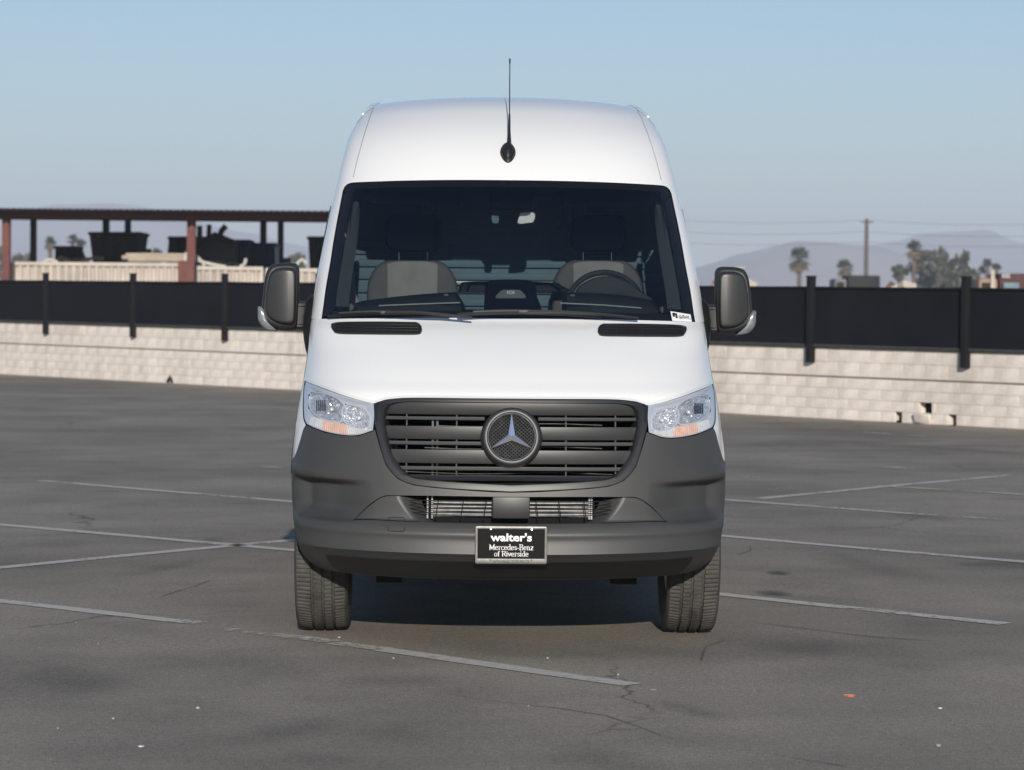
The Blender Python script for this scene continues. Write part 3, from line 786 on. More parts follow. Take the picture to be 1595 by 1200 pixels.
# ---- licence plate
plate = empty('licence_plate'); plate.parent = van
plate['label'] = 'black dealer plate with white lettering in a chrome frame'
pz0, pz1 = zc(880), zc(822); pcz = (pz0 + pz1) / 2; PY = -.024; pw = .157; ph = (pz1 - pz0) / 2
def rrect(hw, hh, r, n=5):
    o = []
    for cx, cz_, a0 in ((hw - r, hh - r, 0), (-hw + r, hh - r, 90), (-hw + r, -hh + r, 180), (hw - r, -hh + r, 270)):
        for k in range(n + 1):
            a = math.radians(a0 + 90 * k / n); o.append((cx + r * math.cos(a), cz_ + r * math.sin(a)))
    return o
def frame_ring(hw, hh, r, t_l, t_t, t_b, prof):
    out = rrect(hw, hh, r); G = []
    for x, z in out:
        xi = max(-hw + t_l, min(hw - t_l, x)); zi = max(-hh + t_b, min(hh - t_t, z)); G.append([(x + (xi - x) * t, y, z + (zi - z) * t) for t, y in prof])
    G.append(G[0]); return G
mb = MB(); mb.grid([[Vector((x, y, pcz + z)) for x, y, z in r] for r in frame_ring(pw, ph, .009, .0125, .014, .0265, [(0, PY + .02), (0, PY - .002), (.12, PY - .006), (.45, PY - .007), (.9, PY - .006), (1, PY - .001), (1, PY + .006)])])
M['frame_chrome'] = simple('plate_frame_chrome', (0.15, 0.147, 0.14), 0.42, 0.7, var=0.2, scale=30)
vb(mb, 'frame', M['frame_chrome'], plate, weld=1e-5, angle=35)
mb = MB(); mb.box((0, PY + .004, pcz), (2 * pw - .01, .003, 2 * ph - .008)); vb(mb, 'panel', M['plate_black'], plate, smooth=False)
for x in (-.089, .089):
    for z, r in ((ph - .0145, .0075), (-ph + .019, .004)):
        mb = MB(); mb.grid([[Vector((x + rr_ * math.sin(a), y, pcz + z + rr_ * math.cos(a))) for rr_, y in ((r, PY), (r, PY - .006), (r * .7, PY - .011), (.0002, PY - .012))] for a in np.linspace(0, 2 * math.pi, 13)])
        vb(mb, 'bolt', M['chrome'], plate, weld=1e-6)
def text(name, body, h, width, x, y, z, mat, parent, bold=0.0, ext=.0006, centre=True):
    cu = bpy.data.curves.new(name, 'FONT'); cu.body = body; cu.size = 1.0; cu.offset = bold; cu.extrude = 0.0; cu.resolution_u = 3
    t = bpy.data.objects.new(name, cu); col.objects.link(t); bpy.context.view_layer.update()
    me = bpy.data.meshes.new_from_object(t.evaluated_get(bpy.context.evaluated_depsgraph_get())); bpy.data.objects.remove(t)
    xs = [v.co.x for v in me.vertices]; ys = [v.co.y for v in me.vertices]
    kx = width / (max(xs) - min(xs)); ky = h / (max(ys) - min(ys)); cx = (max(xs) + min(xs)) / 2; y0 = min(ys)
    for v in me.vertices: v.co = Vector((x + (v.co.x - cx) * kx, y, z + (v.co.y - y0) * ky))
    me.materials.clear(); me.materials.append(mat); o = link(name, me, parent); me.transform(VINV); return o

# a small slab-serif alphabet drawn with a broad pen, for the two serif lines of the plate
SER = {'M': (1.0, [[(.14, 0), (.14, 1)], [(.86, 0), (.86, 1)], [(.14, 1), (.5, .12), (.86, 1)]], [(.14, 0), (.86, 0), (.10, 1), (.90, 1)]),
       'B': (.78, [[(.2, 0), (.2, 1)], [(.2, 1), (.55, .98), (.68, .76), (.55, .54), (.2, .52)], [(.2, .52), (.6, .5), (.74, .26), (.6, .02), (.2, 0)]], [(.14, 0), (.14, 1)]),
       'R': (.82, [[(.2, 0), (.2, 1)], [(.2, 1), (.58, .98), (.7, .75), (.58, .52), (.2, .5)], [(.45, .5), (.62, .2), (.8, 0)]], [(.2, 0), (.14, 1), (.82, 0)]),
       'e': (.58, [[(.08, .36), (.5, .36), (.46, .56), (.3, .66), (.12, .55), (.07, .33), (.14, .09), (.32, 0), (.52, .1)]], []),
       'r': (.50, [[(.2, 0), (.2, .64)], [(.2, .42), (.3, .6), (.46, .62)]], [(.2, 0), (.13, .64)]),
       'c': (.54, [[(.5, .54), (.32, .66), (.12, .54), (.07, .33), (.14, .09), (.32, 0), (.51, .1)]], []),
       'd': (.64, [[(.5, 0), (.5, 1)], [(.5, .52), (.3, .66), (.12, .54), (.07, .33), (.12, .1), (.3, 0), (.5, .14)]], [(.54, 0), (.43, 1)]),
       's': (.50, [[(.43, .53), (.27, .66), (.1, .56), (.14, .40), (.38, .28), (.44, .12), (.26, 0), (.08, .12)]], []),
       '-': (.36, [[(.06, .30), (.32, .30)]], []),
       'n': (.66, [[(.18, 0), (.18, .64)], [(.18, .46), (.34, .64), (.48, .56), (.5, .4), (.5, 0)]], [(.18, 0), (.5, 0), (.12, .64)]),
       'z': (.54, [[(.08, .62), (.48, .62), (.08, .02), (.5, .02)]], []),
       'o': (.60, [[(.3, .66), (.12, .54), (.07, .33), (.12, .1), (.3, 0), (.48, .1), (.53, .33), (.48, .54), (.3, .66)]], []),
       'f': (.44, [[(.2, 0), (.2, .8), (.28, .97), (.46, .94)], [(.06, .62), (.38, .62)]], [(.2, 0)]),
       'i': (.32, [[(.16, 0), (.16, .64)], [(.15, .86), (.17, .9)]], [(.16, 0), (.11, .64)]),
       'v': (.58, [[(.08, .64), (.3, .02), (.52, .64)]], [(.10, .64), (.5, .64)]), ' ': (.30, [], [])}
def serif_text(name, body, h, width, x, y, z, mat, parent, pen=.075):
    tot = sum(SER[c][0] for c in body); k = width / tot; mb = MB(); cx = x - width / 2
    for c in body:
        w, strokes, feet = SER[c]
        def seg(a, b, t):
            A = Vector((cx + a[0] * k, 0, z + a[1] * h)); Bv = Vector((cx + b[0] * k, 0, z + b[1] * h)); d = (Bv - A)
            if d.length < 1e-7: return
            d.normalize(); n = Vector((-d.z, 0, d.x)) * t * h; e = d * t * h * .7
            q = [A - e - n, Bv + e - n, Bv + e + n, A - e + n]; mb.add([Vector((p.x, y, p.z)) for p in q], [(0, 1, 2, 3)])
        for st in strokes:
            for a, b in zip(st, st[1:]): seg(a, b, pen * (1.0 if abs(b[1] - a[1]) > abs(b[0] - a[0]) else .62))
        for f in feet: seg((f[0] - .12, f[1] + (.03 if f[1] < .5 else -.03)), (f[0] + .12, f[1] + (.03 if f[1] < .5 else -.03)), .032)
        cx += w * k
    return vb(mb, name, mat, parent, smooth=False)
yt = PY + .0015
text('lettering', "walter's", .036, .180, 0, yt, pcz + ph - .0665, M['plate_white'], plate, bold=.028)
serif_text('lettering', 'Mercedes-Benz', .0235, .192, .001, yt, pcz + ph - .1035, M['plate_white'], plate)
serif_text('lettering', 'of Riverside', .0225, .150, .001, yt, pcz + ph - .1315, M['plate_white'], plate)
text('embossing', "WALTER'S", .0135, .160, 0, PY - .0085, pcz - ph + .0065, M['grey_plastic'], plate)

# ---- hood vents
def vent(pts, sg, name):
    P = resample(L(pts) + L(pts)[:1], 60); c = sum(P) / len(P)
    mb = MB(); G = []
    for p in P:
        G.append([mir(ptn(*(c + (p - c) * k), o + hood_off(*(c + (p - c) * k))), sg) for k, o in ((1.0, -.001), (.99, .007), (.965, .008), (.95, .004), (.7, .004), (.4, .004), (.02, .004))])
    mb.grid(G, sg < 0); o = vb(mb, name, M['dark_plastic'], weld=1e-5); return o, P
vp = [(938.5, 506.3), (985, 506.3), (1040, 507.4), (1064, 509), (1070, 512.5), (1068, 518), (1061, 524.6), (1020, 525.2), (970, 524.8), (940, 524.3), (933, 522.5), (930.5, 517), (932, 510)]
for sg in (1, -1):
    vo_, VP = vent(vp, sg, 'hood_vent')
    for v in (511, 515.2, 519.5):
        mb = MB(); q = L([(936, v - .3), (980, v - .2), (1020, v + .1), (1063, v + .6)]); mb.tube([mir(ptn(*p, .006 + hood_off(*p)), sg) for p in resample(q, 16)], .0028, 5); vb(mb, 'vent_bar', M['black'], vo_)
    for u in np.arange(944, 1062, 8.2):
        mb = MB(); mb.tube([mir(ptn(*SZ(u, 508.6), .005 + hood_off(*SZ(u, 508.6))), sg), mir(ptn(*SZ(u, 523), .005 + hood_off(*SZ(u, 523))), sg)], .0018, 4); vb(mb, 'vent_bar', M['black'], vo_)

# ---- wipers
def wiper(blade, arm, name):
    w = empty(name); w.parent = van
    B = [at(u, v, y - .135) for u, v, y in blade]; A = [at(u, v, y - .135) for u, v, y in arm]
    mb = MB(); mb.tube(resample(B, 20), .009, 6); vb(mb, 'blade', M['black'], w)
    mb = MB(); mb.tube(resample(B, 20)[1:-1] and [Vector(p) + Vector((0, -.006, .010)) for p in resample(B, 20)[2:-2]], .005, 6); vb(mb, 'spoiler', M['lip_plastic'], w)
    mb = MB(); mb.tube(resample(A, 14), [.011 - .004 * i / 13 for i in range(14)], 6); vb(mb, 'arm', M['slat_plastic'], w)
    mb = MB(); c = Vector(B[len(B) // 2]); mb.box(c + Vector((0, -.008, .004)), (.045, .02, .016), bev=.003); vb(mb, 'clip', M['black'], w)
wiper([(511, 492.5, 1.03), (560, 489.5, .93), (600, 489, .88), (650, 491.5, .84), (700, 493.5, .82)], [(600, 488, .87), (650, 487.5, .82), (700, 491.5, .79), (735, 495.5, .77)], 'wiper')
wiper([(713, 490.6, .80), (760, 488, .80), (815, 487.5, .80), (880, 490, .83), (935, 494, .88)], [(815, 486.3, .80), (870, 486.5, .80), (940, 490.5, .83), (994, 496, .88)], 'wiper')

# ---- antenna and its base on the forehead
an_ = empty('antenna'); an_.parent = van
mb = MB(); c = SZ(None, 234); zc0 = float(c[1]); G = []
for k in range(33):
    a = 2 * math.pi * k / 32; r = []
    for t, o in ((1.0, 0.0), (1.0, .008), (.86, .018), (.74, .019), (.6, .030), (.3, .040), (.02, .043)):
        ex = .038 * math.sin(a) * t * (1 - .22 * max(0, -math.cos(a))); ez = .050 * math.cos(a) * t + .012 * (1 - t)
        s_, z_ = sz_of(abs(ex), zc0 + ez * .96); p = ptn(s_, z_, o); p.x = ex; r.append(p)
    G.append(r)
mb.grid(G); base = vb(mb, 'base', M['black'], an_, weld=1e-5)
q0 = at(793, 222, pt(0, zc(228)).y - .02); q1 = at(793.6, 178, q0.y + .08); q2 = at(794.2, 92, q0.y + .26)
mb = MB(); mb.tube([q0 + Vector((0, .01, -.03)), q0, q0.lerp(q1, .4), q1], [.013, .011, .0065, .0045], 8); vb(mb, 'spring', M['dark_plastic'], an_)
mb = MB(); mb.tube([q1, q1.lerp(q2, .5), q2.lerp(q1, .06)], [.0030, .0026, .0024], 6); mb.tube([q2.lerp(q1, .08), q2], .0042, 6); vb(mb, 'mast', M['dark_plastic'], an_)

# ---- door mirrors
def pillow(mb, out, layers, sg=1, cap0=True, cap1=True, ctr=None):
    """outline (x,z) swept through layers (scale about the centre, y, dx, dz)"""
    cx = sum(p[0] for p in out) / len(out); cz_ = sum(p[1] for p in out) / len(out)
    if ctr: cx, cz_ = ctr
    G = [[Vector((sg * (cx + (p[0] - cx) * l[0] + (l[2] if len(l) > 2 else 0)), l[1], cz_ + (p[1] - cz_) * l[0] + (l[3] if len(l) > 3 else 0))) for p in out] for l in layers]
    n = len(out); V = [p for r in G for p in r]; F = []
    for i in range(len(layers) - 1):
        for k in range(n):
            F.append((i * n + k, i * n + (k + 1) % n, (i + 1) * n + (k + 1) % n, (i + 1) * n + k))
    if cap0: F.append(tuple(range(n))[::-1])
    if cap1: F.append(tuple((len(layers) - 1) * n + k for k in range(n)))
    mb.add(V, F)
def outl(px, Y, n=64):
    """closed outline: photo pixels -> (x, z) at depth Y"""
    P = [at(u, v, Y) for u, v in px]; P = [(p.x, p.z) for p in P]
    return [tuple(q) for q in resample(P + P[:1], n + 1)[:-1]]
MY = 1.28
hpx = [(1116, 424), (1118.5, 418), (1125, 415.5), (1140, 415.6), (1152, 417), (1161, 421), (1166.5, 431), (1169.5, 448), (1171, 468), (1172.5, 482), (1172, 498), (1166, 511), (1152, 519), (1136, 521), (1122, 520), (1116.5, 513), (1115, 470)]
cpx = [(1119.5, 430), (1122, 424.5), (1128, 423), (1144, 423.5), (1154, 427), (1160.5, 436), (1164, 455), (1166, 474), (1166, 490), (1160, 502), (1147, 510), (1130, 512.5), (1121.5, 511), (1119.3, 500), (1118.8, 465)]
tpx = [(1176.8, 484), (1178, 487), (1176.5, 506), (1168, 517.5), (1157, 521.5), (1146, 522.2), (1153, 517), (1161, 508), (1166, 496), (1170, 486.5)]
for sg in (1, -1):
    mi = empty('door_mirror'); mi.parent = van
    mb = MB(); pillow(mb, outl(hpx, MY), [(.80, MY + .15), (.93, MY + .14), (.985, MY + .11), (1, MY + .06), (.99, MY + .025), (.955, MY + .002), (.92, MY - .006), (.80, MY - .008)], sg)
    vb(mb, 'housing', M['dark_plastic'], mi, angle=60)
    mb = MB(); o = outl(cpx, MY); rs_ = [1.01, 1.0, .985, .965, .94, .91, .87, .8, .7, .6, .5, .4, .3, .2, .1, .03]; pillow(mb, o, [(r_, MY) for r_ in rs_], 1)
    xi = min(p[0] for p in o); xo = max(p[0] for p in o); zi = min(p[1] for p in o); zo = max(p[1] for p in o)
    for i_, p in enumerate(mb.V):        # flat towards the van, curving back towards the outer side
        r_ = rs_[min(i_ // len(o), len(rs_) - 1)]; fx = (p[0] - xi) / (xo - xi); fz = 2 * (p[2] - zi) / (zo - zi) - 1
        y = MY - .008 - (.040 - .036 * max(0, fx - .22) ** 1.7 / .66 - .012 * max(0, .22 - fx) - .006 * fz * fz) * sstep(1.0, .90, r_) + (.012 if r_ > 1 else 0)
        mb.V[i_] = (sg * p[0], y, p[2])
    vb(mb, 'cover', M['slat_plastic'], mi, angle=60)
    mb = MB(); pillow(mb, outl(tpx, MY, 40), [(.9, MY + .07), (1, MY + .05), (1, MY + .0), (.95, MY - .012), (.8, MY - .018), (.4, MY - .020)], sg); vb(mb, 'turn_lamp', M['mirror_lamp'], mi, angle=60)
    mb = MB(); G = []
    a0, a1 = at(1118, 474, MY + .03), at(1118, 519, MY + .03); x_in = .945
    for x, dy in ((a0.x + .01, 0), (a0.x - .005, 0), (x_in + .03, .01), (x_in - .02, .03)):
        za, zb = a0.z, a1.z
        ring = [(0.09, za - .012), (.02, za), (0, za - .014), (0, zb + .014), (.02, zb), (.09, zb + .012)]
        G.append([Vector((sg * x, MY + .02 + dy + y, z)) for y, z in ring])
    mb.grid(G, sg > 0); vb(mb, 'arm', M['slat_plastic'], mi, angle=30)
    for v in (482.5, 511):
        mb = MB(); z = at(1110, v, MY).z; mb.box((sg * (a0.x + x_in + .02) / 2, MY + .0205, z), ((a0.x - x_in - .03), .003, .0025)); vb(mb, 'arm_seam', M['void'], mi, smooth=False)
    # sail: foot of the arm against the door
    mb = MB(); G = []
    for z, d, w in ((1.575, .0, .05), (1.56, .018, .10), (1.53, .03, .15), (1.47, .036, .18), (1.41, .034, .18), (1.36, .026, .15), (1.31, .014, .11), (1.27, .0, .06)):
        y0 = MY + .07; xs = pt(1.0, z).x + .012
        G.append([Vector((sg * (xs - .02), y0 - w, z)), Vector((sg * (xs + d * .55), y0 - w * .75, z)), Vector((sg * (xs + d), y0 - w * .2, z)), Vector((sg * (xs + d), y0 + w * .4, z)), Vector((sg * (xs - .02), y0 + w * .7, z))])
    mb.grid(G, sg > 0); vb(mb, 'foot', M['black'], mi, angle=60)
    # side window and its rubber
    mb = MB(); G = []
    for z in np.linspace(1.50, 2.02, 10):
        p = pt(1.0, z); y0 = max(p.y + .03, 1.42 + (z - 1.5) * .62)
        G.append([Vector((sg * (p.x + .012), y0 + (2.20 - y0) * t, z)) for t in (0, .5, 1)])
    mb.grid(G, sg < 0); vb(mb, 'side_window', M['gloss_black'], angle=60)
    mb = MB(); mb.box((sg * 1.008, 2.22, 1.14), (.03, .17, .03), bev=.008); vb(mb, 'door_handle', M['dark_plastic'])

# ---- wheels
def make_tyre():
    prof = []      # (x across, radius, is_tread)
    half = .120
    for x, r in ((-.098, .225), (-.116, .27), (-.123, .31), (-.122, .345), (-.117, .365), (-.110, .376)): prof.append((x, r, 0))
    grooves = (-.057, -.010, .040)
    xs = [-.104, -.095]
    for g in grooves: xs += [g - .0075, g - .0055, g + .0055, g + .0075]
    xs += [.095, .104]
    ribs = [(-.095, -.0635), (-.0505, -.0165), (-.0035, .0335), (.0465, .095)]
    tread = []
    for x in sorted(xs + [-.08, -.034, .015, .07]):
        rr_ = TR - .010 * (abs(x) / .104) ** 2.6
        if any(abs(x - g) < .006 for g in grooves): rr_ -= .012
        tread.append((x, rr_, 1))
    prof += tread
    for x, r in ((.110, .376), (.117, .365), (.122, .345), (.123, .31), (.116, .27), (.098, .225)): prof.append((x, r, 0))
    n = 330; G = []
    rnd = random.Random(3)
    for k in range(n + 1):
        a = 2 * math.pi * k / n; r = []
        for i, (x, R, t) in enumerate(prof):
            RR = R
            if t:
                ph = k + (2 if -.05 < x < 0 else 0) + (1 if x > .045 else 0)
                if ph % 3 == 0 and not any(abs(x - g) < .006 for g in grooves): RR -= .0045 if abs(x) > .06 else .003
                x = x + (.0016 if (k // 3) % 2 else -.0010) * (1 if any(abs(x - g) < .009 for g in grooves) else 0)
            r.append(Vector((x, RR * math.sin(a), RR * math.cos(a))))
        G.append(r)
    mb = MB(); mb.grid(G)
    return mesh('tyre', mb.V, mb.F, M['tyre'], True, 1e-5, True, 25)
tyre_me = make_tyre()
mb = MB(); G = []
for k in range(49):
    a = 2 * math.pi * k / 48
    G.append([Vector((x, r * math.sin(a), r * math.cos(a))) for x, r in ((-.098, .228), (-.09, .205), (-.02, .19), (.02, .19), (.05, .18), (.06, .12), (.085, .075), (.088, .002))])
mb.grid(G); rim_me = mesh('rim', mb.V, mb.F, M['rim'], True, 1e-5, True, 40)
for ax in (AX_F, AX_R):
    for sg in (1, -1):
        w = empty('wheel', (sg * .857, ax - .9, TR)); w.parent = van
        if sg < 0: w.rotation_euler = (0, 0, math.pi)
        link('tyre', tyre_me, w); link('rim', rim_me, w)
        # arch liner
        mb = MB(); G = []
        for k in range(25):
            a = math.radians(-8 + 178 * k / 24); G.append([Vector((sg * x, ax + (ARCH + .005) * math.cos(a), TR + (ARCH + .005) * math.sin(a))) for x in (.955, .62)])
        mb.grid(G)
        mb.add([Vector((sg * .62, ax, TR))] + [g[1] for g in G], [(0, i + 1, i + 2) for i in range(24)])
        vb(mb, 'arch_liner', M['liner'], angle=40)
mb = MB()
mb.box((0, 3.2, .50), (1.16, 5.4, .16)); mb.box((0, .62, .40), (1.15, .6, .07)); mb.box((0, 1.0, .36), (1.3, .10, .10)); mb.box((0, 4.665, .36), (1.5, .12, .12))
mb.box((-.55, 1.0, .28), (.12, .16, .10)); mb.box((.55, 1.0, .28), (.12, .16, .10)); mb.box((0, 3.2, .57), (1.9, 5.3, .03))
vb(mb, 'underbody', M['liner'], smooth=False)
mb = MB(); mb.box((.455, .42, .343), (.055, .03, .018)); vb(mb, 'tow_bracket', M['steel'], smooth=False)

# ---- cabin
cab = empty('cabin'); cab.parent = van
mb = MB(); o = [(sg_ * (pt(1, z).x - .03), z) for sg_, zs in ((1, np.linspace(1.0, 2.2, 12)), (-1, np.linspace(2.2, 1.0, 12))) for z in zs]; pillow(mb, o, [(1, 2.43), (1, 2.41)]); partition = vb(mb, 'partition', M['cabin_dim'], cab, smooth=False)
def bar(xa, xb, z0, z1, d=.022, mat='cabin_dim'):
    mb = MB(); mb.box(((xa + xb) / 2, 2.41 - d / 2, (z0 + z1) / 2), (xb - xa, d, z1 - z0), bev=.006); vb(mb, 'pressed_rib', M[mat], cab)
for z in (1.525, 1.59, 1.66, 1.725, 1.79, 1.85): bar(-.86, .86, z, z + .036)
bar(-.30, .30, 1.635, 1.655, .034, 'lampwhite')  # white rib: the sunlit strip is put into its colour
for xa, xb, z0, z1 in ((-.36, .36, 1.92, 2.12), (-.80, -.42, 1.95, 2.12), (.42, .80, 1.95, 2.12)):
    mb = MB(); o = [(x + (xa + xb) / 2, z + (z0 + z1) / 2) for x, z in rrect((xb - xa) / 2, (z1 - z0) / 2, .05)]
    pillow(mb, o, [(1, 2.41), (.98, 2.392), (.86, 2.392), (.84, 2.41)], cap0=False, cap1=False); vb(mb, 'pressed_panel', M['cabin_dim'], cab)
mb = MB(); mb.box((0, 1.95, .98), (1.8, 1.9, .03)); vb(mb, 'floor', M['dash'], cab, smooth=False)
mb = MB(); mb.box((0, 2.02, 2.125), (1.30, .78, .05)); vb(mb, 'headliner', M['seat_black'], cab, smooth=False)
mb = MB()
for sg in (1, -1):
    G = []
    for z in np.linspace(1.45, 2.15, 12):
        p = pt(1.0, z); G.append([Vector((sg * (p.x - .02), p.y - .04, z)), Vector((sg * (p.x - .02), 2.42, z))])
    mb.grid(G)
vb(mb, 'side_lining', M['dash'], cab)
def cx_at(u, Y): return at(u, 450, Y).x
# seats
for name, uc, belt in (('seat', 642.5, -1), ('seat', 931, 1)):
    SY = 2.05; X0 = cx_at(uc, SY); zt = at(uc, 406, SY).z; st = empty(name); st.parent = van
    hw = .232
    half = [(hw, 1.05), (hw, 1.45), (hw - .003, zt - .135), (hw - .016, zt - .085), (hw - .042, zt - .040), (hw - .078, zt - .010), (hw - .115, zt)]
    o = half + [(-x, z) for x, z in half[::-1]]; o = [tuple(q) for q in resample([(x + X0, z) for x, z in o] + [(half[0][0] + X0, half[0][1])], 70, True)[:-1]]
    mb = MB(); pillow(mb, o, [(.96, SY + .10), (1, SY + .06), (1, SY + .01), (.985, SY - .015), (.94, SY - .03), (.80, SY - .028), (.6, SY - .015)]); vb(mb, 'backrest', M['seat_dark'], st, angle=60)
    mb = MB(); c2 = [tuple(q) for q in resample([(X0 - .122, 1.1), (X0 - .130, zt - .012), (X0 - .06, zt - .003), (X0 + .06, zt - .003), (X0 + .130, zt - .012), (X0 + .122, 1.1), (X0 - .122, 1.1)], 60, False)[:-1]]
    pillow(mb, c2, [(1, SY + .02), (1, SY - .030), (.985, SY - .038), (.9, SY - .043)]); vb(mb, 'centre_panel', M['seat'], st, angle=50)
    for dx in (-.072, .072):
        mb = MB(); mb.tube([(X0 + dx, SY + .03, zt - .01), (X0 + dx, SY + .035, zt + .05)], .0045, 6); vb(mb, 'headrest_post', M['chrome'], st)
    mb = MB(); h2 = [(X0 + x, zt + .14 + z) for x, z in rrect(.14, .095, .05)]; pillow(mb, h2, [(.9, SY + .10), (1, SY + .08), (1, SY + .02), (.93, SY - .005), (.7, SY - .012)]); vb(mb, 'headrest', M['seat_black'], st)
    if belt < 0:
        mb = MB(); mb.grid([[Vector((X0 + x, y, z)), Vector((X0 + x + .045, y, z))] for x, y, z in ((-.37, 2.15, 1.95), (-.345, 2.08, 1.72), (-.33, 2.05, 1.58), (-.29, 2.02, 1.45))]); vb(mb, 'seat_belt', M['seat'], st)
# dashboard: deep base, two brows, centre screen
mb = MB(); G = []
for x in np.linspace(-.86, .86, 40):
    f = 1 - .35 * (abs(x) / .86) ** 3
    yw = yfront(abs(x), 1.49) + .03
    G.append([Vector((x, max(yw, .9), 1.455)), Vector((x, max(yw + .06, 1.0), 1.478)), Vector((x, 1.35, 1.500)), Vector((x, 1.48, 1.505)), Vector((x, 1.55, 1.47)), Vector((x, 1.58, 1.1))])
mb.grid(G); dashb = vb(mb, 'dashboard', M['dash'], cab)
for nm, px in (('passenger_brow', [(551, 494), (553, 473), (600, 464.5), (660, 458.3), (708, 455.6), (713, 457), (713.5, 494)]), ('driver_brow', [(877, 494), (877.5, 457), (884, 456), (930, 457), (975, 461), (1008, 467), (1020, 475), (1022, 494)])):
    o = outl(px, 1.42, 70); mb = MB(); pillow(mb, [tuple(q) for q in o], [(.97, 1.60), (1, 1.56), (1, 1.40), (.97, 1.36), (.93, 1.34, 0, -.006), (.5, 1.31, 0, -.02)]); vb(mb, nm, M['dash'], cab, angle=40)
for pts in ([(590, 476.5), (640, 474.4), (717, 471.6)], [(873, 472.4), (940, 475.6), (999, 480.2)]):
    mb = MB(); mb.tube([at(u, v, 1.30) for u, v in pts], .0032, 5); vb(mb, 'defroster_trim', M['lampwhite'], cab)
for u, v in ((695, 459.6), (892, 460.4)):
    mb = MB(); p = at(u, v, 1.335); mb.box(p, (.022, .01, .010), bev=.003); vb(mb, 'light_sensor', M['cabin_grey'], cab)
for u, v in ((540, 479), (1040, 483)):
    mb = MB(); p = at(u, v, 1.26); pillow(mb, [(p.x + x, p.z + z) for x, z in rrect(.032, .017, .0165)], [(1.2, 1.28), (1.0, 1.255), (.8, 1.252)]); vb(mb, 'side_vent', M['cabin_grey'], cab)
mb = MB(); o = outl([(753.5, 492), (755, 460), (757, 444), (765, 437), (795, 435.6), (824, 437), (833, 444), (836, 460), (837.5, 492)], 1.34, 60); pillow(mb, o, [(.98, 1.40), (1, 1.385), (1, 1.335), (.97, 1.328), (.9, 1.326)]); scr = vb(mb, 'screen', M['screen'], angle=50)
mb = MB(); o = outl([(771.5, 463), (774, 459.5), (781, 452.8), (786, 451.6), (806, 451.6), (811, 452.8), (817.5, 459.5), (819, 463), (816, 465), (795, 465), (774.5, 465)], 1.322, 50); pillow(mb, o, [(1, 1.33), (1, 1.322), (.96, 1.3205)]); vb(mb, 'console_badge', M['cabin_grey'], scr)
text('badge_mark', 'IOI', .016, .034, at(795.5, 455, 1.318).x, 1.318, at(795.5, 458.5, 1.318).z, M['lampwhite'], scr, bold=.02)
# grab shelf behind the screen between the seats
mb = MB(); o = outl([(713, 456), (716, 444), (722, 439.5), (760, 438.6), (860, 440), (872, 444), (877, 456)], 1.9, 60); pillow(mb, o, [(1, 1.96), (1, 1.9), (.94, 1.885), (.85, 1.89), (.8, 1.93)]); vb(mb, 'centre_shelf', M['dash'], cab, angle=50)
mb = MB(); c = (cx_at(943, 1.72), 1.72); R_ = .187; zt = at(943, 424.5, 1.72).z
ring = []
for k in range(48):
    a = 2 * math.pi * k / 48; ring.append(Vector((c[0] + R_ * math.sin(a), c[1] + .10 * math.cos(a), zt - R_ * .93 + R_ * .93 * math.cos(a))))
M['wheel_grey'] = simple('steering_grey', (0.045, 0.050, 0.050), 0.6, var=0.1, spec=0.2)
mb.tube(ring, .015, 8, closed=True); stw = vb(mb, 'steering_wheel', M['wheel_grey'])
mb = MB(); mb.box((c[0], c[1] - .02, zt - .21), (.18, .06, .12), bev=.02); mb.box((c[0], c[1], zt - .21), (.34, .03, .03), bev=.008); vb(mb, 'hub', M['wheel_grey'], stw)
mb = MB(); o = outl([(896, 470), (898, 452), (908, 442), (925, 433.5), (943, 430.5), (962, 433), (982, 442), (1000, 456), (1012, 470)], 1.66, 60); pillow(mb, o, [(.97, 1.70), (1, 1.69), (1, 1.655), (.95, 1.645), (.5, 1.635)]); vb(mb, 'instrument_cluster', M['wheel_grey'], cab)
M['pillar_grey'] = simple('pillar_trim_grey', (0.075, 0.080, 0.076), 0.7, var=0.06)
for sg in (1, -1):
    mb = MB(); G = []
    for t in np.linspace(0, 1, 14):
        z = 1.52 + (2.03 - 1.52) * t; s_ = .885; p = pt(s_, z); G.append([Vector((sg * (p.x - .01), p.y + .05, z)), Vector((sg * (p.x - .035), p.y + .07, z)), Vector((sg * (p.x - .070 + .03 * t ** 3), p.y + .10, z - .03 * t ** 4))])
    mb.grid(G); vb(mb, 'pillar_trim', M['pillar_grey'], cab)
    mb = MB(); a = at(796 + sg * 78, 296, 1.56).x; b = at(796 + sg * 225, 296, 1.56).x; z = at(800, 303, 1.56).z
    o = [((a + b) / 2 + x, z + q) for x, q in rrect(abs(b - a) / 2, .055, .03)]; pillow(mb, o, [(.97, 1.60), (1, 1.59), (1, 1.575), (.97, 1.57)]); vb(mb, 'sun_visor', M['seat_black'], cab)
# overhead console lamps and camera
for pts, m_ in (([(808, 336), (811, 331), (833, 331.5), (832, 346), (824, 348), (806, 349)], 'lampwhite'), ([(765, 334), (776, 333), (777, 347), (771, 349), (766, 346)], 'cabin_dim')):
    mb = MB(); o = outl(pts, 1.66, 30); pillow(mb, o, [(1, 1.70), (1, 1.665), (.9, 1.655)]); vb(mb, 'cabin_lamp', M[m_], cab)
mb = MB(); o = outl([(762, 284), (762, 318), (772, 326), (820, 326), (830, 318), (830, 284)], 1.55, 40); pillow(mb, o, [(1, 1.66), (1, 1.56), (.9, 1.55)]); vb(mb, 'camera_housing', M['seat_black'], cab)
